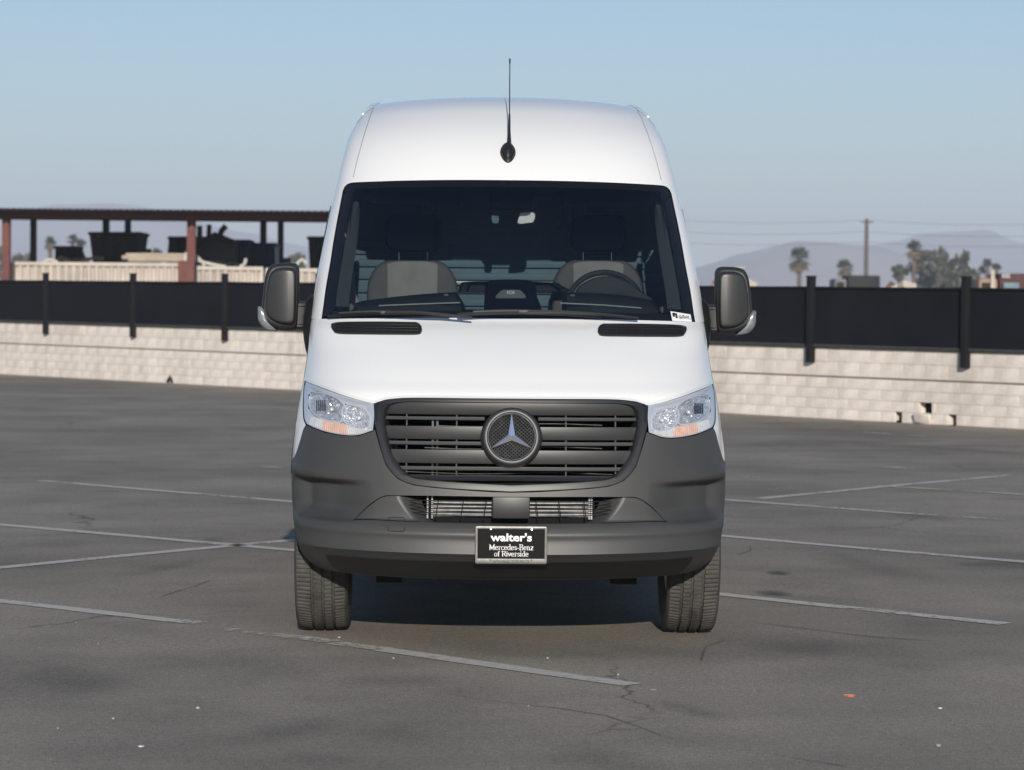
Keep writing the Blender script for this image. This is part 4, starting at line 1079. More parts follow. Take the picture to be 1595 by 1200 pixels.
# paper tag behind the glass, bottom right corner
tg = MB(); q = [SZ(1044, 485.5), SZ(1075, 490.5), SZ(1077.5, 502), SZ(1047, 500.5)]; tg.add([ptn(*p, .002) for p in q], [(0, 1, 2, 3)]); stick = vb(tg, 'paper_tag', M['paper'], smooth=False)
def on_tag(a, b): return ptn(*((q[0] * (1 - a) + q[1] * a) * (1 - b) + (q[3] * (1 - a) + q[2] * a) * b), .0035)
mb = MB(); rnd = random.Random(5)
def blot(a0, b0, a1, b1, k=.0): mb.add([on_tag(a0, b0), on_tag(a1, b0), on_tag(a1 + k, b1), on_tag(a0 + k, b1)], [(0, 1, 2, 3)])
blot(.06, .15, .17, .58); blot(.14, .12, .20, .35); blot(.20, .15, .30, .70)
for a in (.36, .42, .48, .55, .61, .67, .73, .79, .85):
    blot(a, .25 + .2 * rnd.random(), a + .022, .62 + .15 * rnd.random(), .01)
    if rnd.random() < .7: blot(a, .28, a + .05, .36)
    if rnd.random() < .6: blot(a + .01, .56, a + .05, .64)
blot(.93, .55, .955, .75)
vb(mb, 'print', M['ink'], stick, smooth=False)

# ------------------------------------------------------------------ parking lot markings, children of the lot
def strip(pts, w, name, mat, z=.004, wig=.0, parent=lot_o):
    """painted strip through ground points"""
    P = [gnd(u, v) for u, v in pts]; n = max(2, int(sum((b - a).length for a, b in zip(P, P[1:])) / .25)); P = [Vector(p) for p in resample(P, n + 1, False)]
    rnd = random.Random(int(pts[0][0] * 7 + pts[0][1])); G = []
    for i, p in enumerate(P):
        t = (P[min(i + 1, len(P) - 1)] - P[max(i - 1, 0)]).normalized(); nn = Vector((-t.y, t.x, 0))
        G.append([Vector((*(p + nn * (w / 2 + wig * rnd.uniform(-1, 1)))[:2], z)), Vector((*(p - nn * (w / 2 + wig * rnd.uniform(-1, 1)))[:2], z))])
    mb = MB(); mb.grid(G); o = mb.build(name, mat, parent, smooth=False)
    for pl_ in o.data.polygons:
        if pl_.normal.z < 0: o.data.flip_normals(); break
    return o
LW = .115
for pts, m_ in (([(-60, 931), (0, 937), (272, 968)], 'line'), ([(272, 968), (312, 972.5)], 'line_worn'), ([(352, 981), (520, 1001)], 'line_worn'), ([(520, 1003), (600, 1013)], 'line_worn'), ([(596, 1013), (985, 1068)], 'line'),
                ([(1090, 923), (1180, 933), (1566, 973)], 'line'), ([(-80, 811), (470, 859)], 'line'), ([(1100, 833.5), (1345, 855), (1640, 880)], 'line'), ([(62, 749.5), (470, 783.5)], 'line'),
                ([(1100, 777), (1420, 801)], 'line'), ([(1420, 801), (1660, 817)], 'line_worn'), ([(1100, 739.5), (1340, 756)], 'line_worn'), ([(1340, 756), (1640, 774)], 'line_worn'), ([(1300, 723), (1620, 744)], 'line_worn'),
                ([(410, 727.5), (520, 736)], 'line_worn'), ([(-60, 891), (240, 862), (395, 848), (560, 832)], 'line'), ([(1183, 777.5), (1395, 757), (1575, 741)], 'line'), ([(1300, 671), (1440, 680)], 'line_worn')):
    strip(pts, LW, 'parking_line', M[m_], z=.004 if m_ == 'line' else .005, wig=.006)
M['crack'] = simple('crack_shadow', (0.095, 0.088, 0.078), 0.95, var=0.3, scale=20)
for pts in ([(700, 1083), (800, 1098), (880, 1104), (935, 1112), (985, 1130), (1025, 1146), (1030, 1148)], [(1030, 1148), (1100, 1163), (1160, 1170), (1260, 1185), (1330, 1197)], [(1092, 1030), (1098, 1012), (1104, 1004), (1130, 996)],
            [(1150, 865), (1168, 860), (1166, 850)], [(1255, 832), (1300, 826), (1360, 824), (1400, 818), (1440, 803)], [(1150, 967), (1230, 978), (1330, 990), (1470, 1000)], [(250, 930), (300, 915), (330, 903), (400, 905)]):
    P = []; rnd = random.Random(int(pts[0][0]))
    for (a, b), (c, d) in zip(pts, pts[1:]):
        for k in range(6): t = k / 6; P.append((a + (c - a) * t + rnd.uniform(-3, 3), b + (d - b) * t + rnd.uniform(-1.2, 1.2)))
    strip(P, .006, 'crack', M['crack'], z=.003, wig=.004)
for u, v, wx, wy, rz in ((1205, 925, .13, .22, .1), (1212, 893, .10, .2, 0), (1080, 1108, .12, .35, .4), (950, 1190, .25, .4, .3), (255, 885, .16, .7, -.3), (1440, 805, .2, .6, .2), (330, 842, .1, .4, 0), (620, 1060, .3, .3, .7), (1250, 1010, .35, .5, -.5), (120, 1060, .3, .6, .3), (450, 1140, .2, .5, -.4), (1350, 880, .3, 1.2, .2), (1480, 700, .4, 2.2, .6)):
    p = gnd(u, v); mb = MB(); n = 20; mb.add([(wx * math.cos(2 * math.pi * k / n), wy * math.sin(2 * math.pi * k / n), 0) for k in range(n)], [tuple(range(n))])
    o = mb.build('stain', M['oil' if wx * wy < .03 else 'stain'], lot_o, smooth=False); o.location = (p.x, p.y, .0022); o.rotation_euler = (0, 0, rz)
# grit and litter
M['chip'] = simple('paint_chip', (0.40, 0.39, 0.37), 0.8, var=0.2, scale=40)
M['orange'] = simple('orange_scrap', (0.75, 0.18, 0.10), 0.6, var=0.1)
M['pebble'] = simple('pebble', (0.30, 0.29, 0.28), 0.9, var=0.2, scale=30)
def pebble(p, r, name, mat, label, cat, group=None, flat=.6, seed=0):
    bm = bmesh.new(); bmesh.ops.create_icosphere(bm, subdivisions=1, radius=r); rnd = random.Random(seed)
    for v in bm.verts: v.co *= rnd.uniform(.75, 1.2); v.co.z = v.co.z * flat
    me = bpy.data.meshes.new(name); bm.to_mesh(me); bm.free(); me.materials.append(mat)
    o = link(name, me, None, (p.x, p.y, r * flat * .7)); return tag(o, label, cat, group)
pebble(gnd(1461, 1163), .010, 'pebble', M['pebble'], 'small grey pebble on the asphalt near the lower right corner', 'pebble')
pebble(gnd(1017, 1075), .016, 'paint_flake', M['chip'], 'pale paint flake just beyond the end of the nearest broken line', 'flake', flat=.15, seed=2)
pebble(gnd(1464, 1104), .009, 'paper_scrap', M['paper'], 'tiny white paper scrap on the asphalt above the pebble', 'scrap', flat=.3, seed=3)
pebble(gnd(220, 1164), .013, 'paper_scrap', M['paper'], 'small white scrap on the asphalt near the lower left corner', 'scrap', flat=.3, seed=4)
CHIPS = ['pale gravel chip below the near left parking line', 'pale gravel chip above the nearest broken line, right of the left tyre', 'pale gravel chip lying below the gap in the nearest line', 'pale gravel chip close to the left edge of the foreground',
         'pale gravel chip above the middle of the nearest broken line', 'pale gravel chip beside the right end of the nearest broken line', 'pale gravel chip between the near left line and the picture edge', 'pale gravel chip in the left foreground beside the scrap', 'pale gravel chip just in front of the left tyre', 'pale gravel chip on the crack in the middle foreground']
for i, (u, v) in enumerate(((153, 1003), (613, 1026), (308, 1104), (90, 1135), (853, 1026), (963, 1052), (118, 970), (176, 1120), (528, 994), (823, 1100))):
    pebble(gnd(u, v), .004 + .0018 * ((i * 7) % 3), 'gravel_chip', M['chip'], CHIPS[i], 'chip', 'loose chips on the asphalt', seed=i + 10)
mb = MB(); p = gnd(1324, 1085); mb.tube([p + Vector((-.022, .02, .003)), p + Vector((.02, .012, .003)), p + Vector((-.004, -.015, .003))], .002, 5); mb.tube([p + Vector((-.014, -.02, .003)), p + Vector((.012, -.03, .003))], .0015, 5)
tag(mb.build('plastic_scrap', M['orange']), 'small orange plastic scrap on the asphalt right of the van', 'scrap')
mb = MB(); p = gnd(266, 597); mb.tube([p + Vector((-.05, -.15, .02)), p + Vector((0, -.14, .10)), p + Vector((.05, -.16, .03)), p + Vector((.22, -.2, .02))], [.03, .05, .045, .02], 7)
tag(mb.build('dead_weed', M['dash']), 'dark dried weed at the foot of the block wall', 'weed')

# ------------------------------------------------------------------ block wall
wall = empty('block_wall', tuple(wpt(0)), label='long low pale concrete block wall behind the van', cat='wall')
WINV = Matrix.Translation(-wpt(0))
def wh(s): return 1.055 - .10 * (s / WLEN)                # wall height falls slightly to the right
ANG = math.atan2(wdir.y, wdir.x)
rows_ = [(0.0, .145), (.145, .145), (.290, .145), (.435, .145), (.602, .199), (.801, .199)]   # fractions of the wall height, a wide joint above row 4
def block_mesh(seed, h):
    mb = MB(); mb.box((0, 0, 0), (.3955, .18, h), bev=.0025); me = mesh('block', mb.V, mb.F, M['block'], False); return me
BM = {0: [block_mesh(i, .1425 * 1.0) for i in range(2)], 1: [block_mesh(i, .196) for i in range(2)]}
rnd = random.Random(11)
su0 = -18.2
def s_of_pixel(u):
    lo, hi = -6, WLEN + 6
    for _ in range(40):
        m = (lo + hi) / 2
        if pix(wpt(m))[0] < u: lo = m
        else: hi = m
    return lo
sl0, sl1 = s_of_pixel(-25), s_of_pixel(482); sr0, sr1 = s_of_pixel(1100), s_of_pixel(1620)
holes = [(s_of_pixel(1404), 0, .10), (s_of_pixel(1441), 1, .09), (s_of_pixel(1478), 0, .10)]
far = MB(); nb = 0
nblk = int((WLEN + 34) / .4)
for r, (f, hf) in enumerate(rows_):
    for k in range(nblk + 1):
        s = su0 + k * .4 + (.2 if r % 2 else 0); h0 = wh(s)
        seen = (sl0 < s < sl1) or (sr0 < s < sr1)
        zc_ = (f + hf / 2) * h0; hh = hf * h0 - .003
        hole = next((x for x in holes if x[1] == r and abs(x[0] - s) < .2), None)
        if hole:       # what is left of a broken block on either side of the hole
            lft, rgt = s - .196, s + .196
            for a, b in ((lft, hole[0] - hole[2] * 1.25), (hole[0] + hole[2] * 1.25, rgt)):
                if b - a > .05:
                    mb = MB(); mb.box((0, -.07, 0), (b - a, .04, hh), bev=.005); o = link('block', mesh('block', mb.V, mb.F, M['block'], False), wall)
                    o.location = wpt((a + b) / 2, zc_, -.09) - wpt(0); o.rotation_euler = (0, 0, ANG)
            continue
        if seen and nb < 298:
            o = link('block', BM[0 if r < 4 else 1][k % 2], wall); nb += 1
            base = .1425 if r < 4 else .196
            o.location = wpt(s, zc_, -.09 + rnd.uniform(-.004, .004)) - wpt(0); o.rotation_euler = (0, 0, ANG); o.scale = (1, 1, hh / base)
        else:
            far.box(wpt(s, zc_, -.09) - wpt(0), (.392, .18, hh), rz=ANG)
o = far.build('hidden_blocks', M['block'], wall, smooth=False); o['kind'] = 'stuff'
# mortar core, interrupted where blocks are missing
core = MB(); cuts = sorted([(x[0] - x[2] - .06, x[0] + x[2] + .06) for x in holes]); s = su0 - .2
for a, b in cuts + [(WLEN + 15.8, None)]:
    core.box(wpt((s + a) / 2, wh((s + a) / 2) * .5 - .012, -.095) - wpt(0), (a - s, .155, wh((s + a) / 2) - .07), rz=ANG)
    if b is not None:
        core.box(wpt((a + b) / 2, .62, -.095) - wpt(0), (b - a, .155, .60), rz=ANG)
        pit = MB(); pit.box(wpt((a + b) / 2, .16, -.175) - wpt(0), (b - a + .3, .02, .34), rz=ANG); pit.build('cavity_shade', M['void'], wall, smooth=False)  # black back plate: the hole's darkness is painted on
    s = b
core.build('mortar', M['mortar'], wall, smooth=False)
mb = MB(); mb.box(wpt(WLEN / 2, .591 * wh(WLEN / 2), -.05) - wpt(0), (WLEN + 32, .08, .018), rz=ANG)
for v in range(len(mb.V)):
    p = Vector(mb.V[v]); s_ = p.dot(wdir); mb.V[v] = (p.x, p.y, p.z + .591 * (wh(s_) - wh(WLEN / 2)))
M['joint'] = simple('shaded_dirty_joint', (0.17, 0.15, 0.135), 0.95, var=0.3, scale=3); mb.build('raked_joint', M['joint'], wall, smooth=False)  # dark strip: groove shade and ledge dirt put into one colour
# shell of a broken block lying in the gap
rs = s_of_pixel(1441); mb = MB(); mb.box((0, 0, 0), (.26, .05, .13), bev=.008, rot=Matrix.Rotation(ANG, 3, 'Z') @ Matrix.Rotation(.35, 3, 'X') @ Matrix.Rotation(.12, 3, 'Y'))
o = mb.build('broken_block', M['block'], None, loc=tuple(wpt(rs, .075, .05))); tag(o, 'broken block shell leaning out of the hole at the wall foot', 'block')

# ------------------------------------------------------------------ fence on the wall
fence = empty('screen_fence', tuple(wpt(0, 1.0)), label='black screened fence on dark posts along the top of the block wall', cat='fence')
FO = wpt(0, 1.0)
ps = [s_of_pixel(u) for u in (75, 211, 354)]; pr_ = [s_of_pixel(u) for u in (1266, 1507)]
step = (pr_[0] - ps[2]) / max(1, round((pr_[0] - ps[2]) / 3.0))
allp = [ps[0] - 3.0 * k for k in (5, 4, 3, 2, 1)] + ps + [ps[2] + step * k for k in range(1, int(round((pr_[0] - ps[2]) / step)))] + pr_ + [pr_[1] + 3.0 * k for k in (1, 2, 3, 4)]
def ftop(s): return 1.90 - .125 * (s / WLEN)
def fbot(s): return wh(s) - .012
pm = {}
for s in allp:
    z0, z1 = fbot(s) - .20, ftop(s) + .13
    mb = MB(); mb.box((0, 0, (z0 + z1) / 2), (.095, .095, z1 - z0), bev=.008); mb.box((0, 0, z1 + .006), (.11, .11, .014), bev=.004)
    mb.box((0, -.045, z0 + .10), (.12, .012, .20)) if False else None
    o = mb.build('post', M['fence_post'], fence); o.location = wpt(s, 0, .06) - Vector((FO.x, FO.y, FO.z)); o.location.z = -FO.z; o.rotation_euler = (0, 0, ANG)
for a, b in zip(allp, allp[1:]):
    mb = MB(); G = []; n = 16
    for i in range(n + 1):
        s = a + .03 + (b - a - .06) * i / n; t = i / n
        zt = ftop(s) - .006 * math.sin(math.pi * t); zb = fbot(s) + .045
        bel = .012 * math.sin(t * math.pi) * math.sin(t * 9)
        G.append([wpt(s, zb + (zt - zb) * k / 5, .02 + bel * math.sin(k / 5 * math.pi)) - FO for k in range(6)])
    mb.grid(G); mb.grid([[p - wnrm * .006 for p in r] for r in G], True); mb.build('screen_panel', M['screen_cloth'], fence, smooth=True)
    for zf, nm, th in ((lambda s: ftop(s) - .02, 'rail', .035), (lambda s: fbot(s) + .03, 'rail', .05)):
        mb = MB(); p0, p1 = wpt(a + .04, zf(a), .035) - FO, wpt(b - .04, zf(b), .035) - FO
        mb.tube([p0, p1], th / 2, 6); mb.build(nm, M['fence_rail'] if th > .04 else M['fence_post'], fence)

# ------------------------------------------------------------------ yard, shed and bins behind the wall
M['dirt'] = simple('dirt', (0.26, 0.21, 0.165), 0.95, var=0.25, scale=0.2, bmp=0.3, bscale=5)
M['red_steel'] = simple('red_oxide_steel', (0.125, 0.036, 0.029), 0.7, var=0.2, scale=3)
M['dark_steel'] = simple('dark_steel', (0.030, 0.022, 0.022), 0.6, var=0.2, scale=3)
M['roof_tin'] = simple('corrugated_tin', (0.125, 0.085, 0.075), 0.55, var=0.3, scale=1.5)
M['cream'] = simple('cream_steel', (0.50, 0.445, 0.395), 0.7, var=0.16, scale=1.2)
M['bin_dark'] = simple('bin_dark_steel', (0.017, 0.017, 0.020), 0.6, var=0.35, scale=1.2)
M['bin_brown'] = simple('bin_brown', (0.05, 0.035, 0.028), 0.7, var=0.3, scale=1.2)
M['bin_blue'] = simple('bin_blue', (0.020, 0.055, 0.150), 0.5, var=0.25, scale=1.2)
M['plank'] = simple('pale_plank', (0.46, 0.40, 0.33), 0.8, var=0.15, scale=2)
M['rust'] = simple('rusty_scrap', (0.15, 0.075, 0.052), 0.8, var=0.5, scale=1.6)
M['scrap_yellow'] = simple('yellow_scrap', (0.42, 0.32, 0.16), 0.7, var=0.3, scale=1)
M['wood_pole'] = simple('pole_wood', (0.12, 0.105, 0.10), 0.9, var=0.2, scale=2)
yard = MB(); a0, b0 = wpt(-30, 0, -.2), wpt(WLEN + 22, 0, -.2)
yard.add([(-9000, -300, -.03), (9000, -300, -.03), (9000, 9000, -.03), (-9000, 9000, -.03)], [(0, 1, 2, 3)])
g_o = yard.build('ground', M['dirt'], smooth=False); tag(g_o, kind='structure')

SD = 78.0                                                    # world depth of the shed's front row of posts
shed = empty('open_shed', tuple(at(297, 470, SD) * Vector((1, 1, 0)) if False else (at(297, 470, SD).x, SD, 0)), label='long open-sided shed with flat corrugated roof and red front posts', cat='shed')
SO = Vector((at(297, 470, SD).x, SD, 0)); SI = Matrix.Translation(-SO)
def sb(mb, name, mat, **k):
    o = mb.build(name, mat, None, **k); o.data.transform(SI); o.parent = shed; return o
xl, xr = at(-260, 330, SD).x, at(640, 330, SD).x
zr = at(250, 330, SD).z
mb = MB(); G = []; n = int((xr - xl) / .05)
for i in range(n + 1):
    x = xl + (xr - xl) * i / n; w = .035 * math.sin(2 * math.pi * x / .20); t = (x - xl) / (xr - xl)
    G.append([Vector((x, SD - 1.2 - .6 * t, zr + w)), Vector((x, SD + 17, zr + .55 + w)), ])
mb.grid(G); mb.grid([[p + Vector((0, 0, -.02)) for p in r] for r in G], True); sb(mb, 'roof', M['roof_tin'])
for y, h in ((SD - .3, .22), (SD + 8, .30), (SD + 16.5, .30)):
    mb = MB(); zz = zr + .55 * (y - SD + 1.2) / 18.2; mb.box(((xl + xr) / 2, y, zz - .06 - h / 2), (xr - xl, .16, h)); sb(mb, 'beam', M['red_steel'] if y < SD else M['dark_steel'], smooth=False)
for k in range(9):
    mb = MB(); y = SD + .8 + k * 1.9; mb.box(((xl + xr) / 2, y, zr + .55 * (y - SD + 1.2) / 18.2 - .10), (xr - xl, .07, .12)); sb(mb, 'purlin', M['dark_steel'], smooth=False)
def ipost(u, Y, w, mat, name='post', vt=None):
    p = at(u, 400, Y); zz = zr + .55 * (Y - SD + 1.2) / 18.2 - .10
    mb = MB(); mb.box((p.x, Y, zz / 2), (w * .35, w, zz)); mb.box((p.x, Y - w / 2, zz / 2), (w, w * .16, zz)); mb.box((p.x, Y + w / 2, zz / 2), (w, w * .16, zz)); sb(mb, name, M[mat], smooth=False)
ipost(10, SD, .25, 'red_steel'); ipost(298, SD, .27, 'red_steel'); ipost(586, SD, .27, 'red_steel'); ipost(-278, SD, .25, 'red_steel')
for u in (165, 410): ipost(u, SD + 8, .22, 'dark_steel')
for u in (52, 199, 437): ipost(u, SD + 16.5, .22, 'dark_steel')
mb = MB(); p = at(291, 433, SD - .3); mb.box((p.x, SD - .35, p.z - .6), (.52, .5, 2.3)); sb(mb, 'footing', M['red_steel'], smooth=False)

# cream corrugated bins standing in a row under the shed
def corr_bin(u0, u1, vt, Y, name, label, mat, depth=2.4, pitch=.25, lid=True, zb=.05):
    a, b = at(u0, vt, Y), at(u1, vt, Y); zt = (a.z + b.z) / 2; x0, x1 = a.x, b.x
    t = empty(name, ((x0 + x1) / 2, Y, 0), label=label, cat='bin'); O = Matrix.Translation((-(x0 + x1) / 2, -Y, 0))
    def cb(mb, nm, mt=mat, **k):
        o = mb.build(nm, M[mt], None, **k); o.data.transform(O); o.parent = t; return o
    mb = MB(); G = []; n = int((x1 - x0) / (pitch / 6))
    for i in range(n + 1):
        x = x0 + (x1 - x0) * i / n; ph = (x / pitch) % 1; w = .11 * (1 if .15 < ph < .45 else (0 if .6 < ph < 1 else .5))
        G.append([Vector((x, Y + w, zb)), Vector((x, Y + w, zt - .12))])
    mb.grid(G); mb.grid([[p + Vector((0, .02, 0)) for p in r] for r in G], True); cb(mb, 'front_panel', smooth=False)
    mb = MB(); mb.box(((x0 + x1) / 2, Y + .02, zt - .06), (x1 - x0, .14, .12), bev=.01); cb(mb, 'top_rail')
    for x in (x0 + .04, x1 - .04): mb = MB(); mb.box((x, Y + .02, (zt + zb) / 2), (.09, .12, zt - zb - .12)); cb(mb, 'corner_post', smooth=False)
    for x in (x0 + .03, x1 - .03): mb = MB(); mb.box((x, Y + depth / 2 + .1, (zt + zb) / 2), (.05, depth, zt - zb - .2)); cb(mb, 'end_panel', smooth=False)
    mb = MB(); mb.box(((x0 + x1) / 2, Y + depth + .1, (zt + zb) / 2), (x1 - x0, .05, zt - zb - .2)); cb(mb, 'back_panel', smooth=False)
    mb = MB(); mb.box(((x0 + x1) / 2, Y + depth / 2, zb + .05), (x1 - x0 - .1, depth - .1, .06)); cb(mb, 'floor', smooth=False)
    return t
corr_bin(11, 290, 409, SD + 1.2, 'corrugated_bin', 'cream corrugated steel bin left of the middle red post', 'cream')
corr_bin(305, 410, 415.5, SD + 1.0, 'corrugated_bin', 'cream corrugated steel bin right of the middle red post', 'cream')
corr_bin(414, 560, 418.5, SD + 1.0, 'corrugated_bin', 'cream corrugated steel bin beside the van door mirror', 'cream')
def hopper(pts_top, pts_bot, Y, depth, name, label, mat, rim=True, cat='bin'):
    """tapered steel skip: top and bottom edges given as photo spans (u0,u1,v)"""
    (u0, u1, v0), (w0, w1, v1) = pts_top, pts_bot
    A, B = at(u0, v0, Y), at(u1, v0, Y); Cc, D = at(w0, v1, Y), at(w1, v1, Y)
    t = empty(name, ((A.x + B.x) / 2, Y, 0), label=label, cat=cat); O = Matrix.Translation((-(A.x + B.x) / 2, -Y, 0))
    zb = D.z
    mb = MB(); ins = .25
    V = [Vector((A.x, Y, A.z)), Vector((B.x, Y, B.z)), Vector((B.x, Y + depth, B.z)), Vector((A.x, Y + depth, A.z)), Vector((Cc.x, Y + ins, zb)), Vector((D.x, Y + ins, zb)), Vector((D.x, Y + depth - ins, zb)), Vector((Cc.x, Y + depth - ins, zb))]
    mb.add(V, [(0, 1, 5, 4), (1, 2, 6, 5), (2, 3, 7, 6), (3, 0, 4, 7), (4, 5, 6, 7)]); o = mb.build('body', M[mat], None, smooth=False); o.data.transform(O); o.parent = t
    mb = MB(); e = [V[0], V[1], V[2], V[3]]
    for p, q in zip(e, e[1:] + e[:1]): mb.tube([p, q], .06, 5)
    o = mb.build('rim', M[mat], None); o.data.transform(O); o.parent = t
    for k in range(1, 4):
        f = k / 4; p = V[0].lerp(V[1], f); q = V[4].lerp(V[5], f); mb = MB(); mb.tube([p + Vector((0, -.03, -.05)), q + Vector((0, -.03, 0))], .05, 4); o = mb.build('rib', M[mat], None, smooth=False); o.data.transform(O); o.parent = t
    mb = MB(); mb.box(((V[4].x + V[5].x) / 2, Y + depth / 2, zb / 2), (abs(V[5].x - V[4].x) * .92, depth * .7, zb)); o = mb.build('skid', M['bin_dark'], None, smooth=False); o.data.transform(O); o.parent = t
    return t
hopper((139, 218, 364), (143, 212, 409), SD + 5, 2.6, 'skip', 'tall dark skip with flared rim behind the left cream bin', 'bin_brown')
hopper((86, 117, 386), (84, 128, 409), SD + 4.5, 1.8, 'skip', 'small dark skip left of the tall dark one', 'bin_dark')
hopper((263, 330, 371), (258, 300, 412), SD + 6, 2.6, 'skip', 'dark skip partly behind the middle red post', 'bin_dark')
hopper((366, 388, 376), (365, 384, 420), SD + 5.5, 2.0, 'skip', 'narrow navy skip between the machine and the blue bin', 'bin_blue')
hopper((386, 428, 381), (386, 428, 420), SD + 6.5, 2.4, 'skip', 'blue square skip under the shed right of the machine', 'bin_blue')
hopper((480, 512, 371), (482, 508, 424), SD + 5, 2.0, 'skip', 'dark upright skip close to the van', 'bin_dark')
# shredder machine right of the red post
O_ = Vector((at(335, 400, SD + 4).x, SD + 4, 0)); mach = empty('shredder', tuple(O_), label='dark scrap machine with raised bent arms right of the middle red post', cat='machine')
def mc(mb, nm, mat='bin_dark', **k):
    o = mb.build(nm, M[mat], None, **k); o.data.transform(Matrix.Translation(-O_)); o.parent = mach
a, b = at(303, 372, SD + 4), at(366, 414, SD + 4); mb = MB(); mb.box(((a.x + b.x) / 2, SD + 5, (a.z + b.z) / 2), (b.x - a.x, 2, a.z - b.z), bev=.08); mc(mb, 'body')
mb = MB(); mb.box(((a.x + b.x) / 2, SD + 5, b.z / 2), ((b.x - a.x) * .7, 1.5, b.z)); mc(mb, 'base', smooth=False)
for pts, r in (([(311, 375), (311, 352)], .10), ([(325, 375), (326, 350)], .09), ([(341, 374), (345, 360), (352, 352)], .11), ([(303, 392), (335, 366), (363, 378)], .12), ([(376, 416), (384, 398), (387, 386)], .08)):
    mb = MB(); mb.tube([at(u, v, SD + 3.9) for u, v in pts], r, 6); mc(mb, 'arm')
# timber and tin on top of the cream bins: planks one by one
for i, (u0, u1, v, th) in enumerate(((196, 292, 397.5, .06), (190, 250, 401.5, .07), (232, 300, 402, .06), (200, 286, 405.5, .07))):
    a, b = at(u0, v, SD + 1.8), at(u1, v + .6, SD + 1.8); mb = MB(); mb.tube([a, a.lerp(b, .5) + Vector((0, 0, .015)), b], th, 4)
    tag(mb.build('plank', M['plank'], smooth=False), ['top plank of the pale pile on the left cream bin', 'short left plank in the pale pile on the left cream bin', 'right plank in the pale pile reaching the red post', 'lowest plank in the pale pile on the left cream bin'][i], 'plank')
rnd = random.Random(4)
for u0, u1, v, lab in ((88, 162, 404, 'crumpled tin sheet on the left end of the cream bin'), (322, 372, 411, 'crumpled tin sheet in front of the dark machine')):
    G = []
    for i in range(10):
        u = u0 + (u1 - u0) * i / 9; G.append([at(u, v + rnd.uniform(-3, 3), SD + 1.8 + j * .5) + Vector((0, 0, rnd.uniform(-.05, .08))) for j in range(5)])
    mb = MB(); mb.grid(G); mb.grid([[p + Vector((0, 0, -.02)) for p in r] for r in G], True); tag(mb.build('tin_sheet', M['steel'], smooth=False), lab, 'tin sheet')

M['pale_pipe'] = simple('pale_pipe', (0.55, 0.53, 0.49), 0.6, var=0.2, scale=4)
for pts, lab in (([(290, 411), (288.5, 400), (291, 394), (295, 399), (294, 410)], 'pale hoop of pipe left of the middle red post'), ([(303, 404), (315, 408), (330, 412), (352, 416)], 'pale bent pipe lying right of the middle red post'), ([(374, 416), (381, 411), (383, 403)], 'pale curved pipe in front of the blue skips'),
                 ([(305, 398), (316, 410), (318, 416)], 'thin grey pipe leaning right of the middle red post'), ([(462, 412), (470, 405), (478, 411)], 'pale bent pipe beside the upright skip near the van'), ([(62, 412), (76, 405), (90, 409)], 'thin pale pipe on the left end of the cream bin')):
    mb = MB(); mb.tube([Vector(p) for p in resample([at(u, v, SD + 1.5) for u, v in pts], 14)], .055, 6); tag(mb.build('bent_pipe', M['pale_pipe']), lab, 'pipe', 'scrap pipes under the shed')
for u, vt, vb_, lab in ((229, 388, 410, 'dark drum right of the tall dark skip'), (244, 392, 410, 'smaller dark drum beside the pale planks'), (446, 402, 420, 'dark drum right of the blue square skip')):
    a, b = at(u, vt, SD + 3.5), at(u, vb_, SD + 3.5); mb = MB(); n = 16; G = []
    for k in range(n + 1):
        an = 2 * math.pi * k / n; G.append([Vector((.16 * r * math.cos(an), .16 * r * math.sin(an), z)) for r, z in ((.01, a.z), (.95, a.z), (1.0, a.z - .02), (.97, a.z - .04), (.97, (a.z + b.z) / 2 + .02), (1.02, (a.z + b.z) / 2), (.97, (a.z + b.z) / 2 - .02), (.97, 1.2), (1.0, 0), (.01, 0))])
    mb.grid(G); tag(mb.build('drum', M['bin_brown'], loc=(a.x, SD + 3.5, 0)), lab, 'drum')
# ------------------------------------------------------------------ right: scrap, vehicles, trees, pole
def scrap_heap(u0, u1, vt, Y, name, label, seed, mats, n=140):
    rnd = random.Random(seed); a, b = at(u0, vt, Y), at(u1, vt, Y); mb = MB()
    for i in range(n):
        t = rnd.random(); top = a.z * (.75 + .25 * math.sin(t * 9 + seed) * rnd.random()) * (1 - .5 * abs(2 * t - 1) ** 3); z = top * rnd.random() ** .5
        c = (a.x + (b.x - a.x) * t, Y + rnd.uniform(0, 3), z); d = (rnd.uniform(.2, .9), rnd.uniform(.2, .7), rnd.uniform(.06, .4))
        mb.box(c, d, rot=Euler((rnd.uniform(-.7, .7), rnd.uniform(-.7, .7), rnd.uniform(0, 3))).to_matrix())
    o = mb.build(name, [M[m] for m in mats], smooth=False)
    for k, p in enumerate(o.data.polygons): p.material_index = (k // 6 * 7 + seed) % len(mats)
    return tag(o, label, 'scrap', kind='stuff')
scrap_heap(1070, 1225, 417, 75, 'scrap_heap', 'heap of rusty and yellowish scrap behind the fence', 3, ['rust', 'bin_brown', 'rust', 'scrap_yellow', 'rust', 'plank'], 260)
scrap_heap(1380, 1470, 433, 75, 'scrap_heap', 'low pale scrap under the tree clump', 5, ['plank', 'cabin_dim', 'rust'], 90)
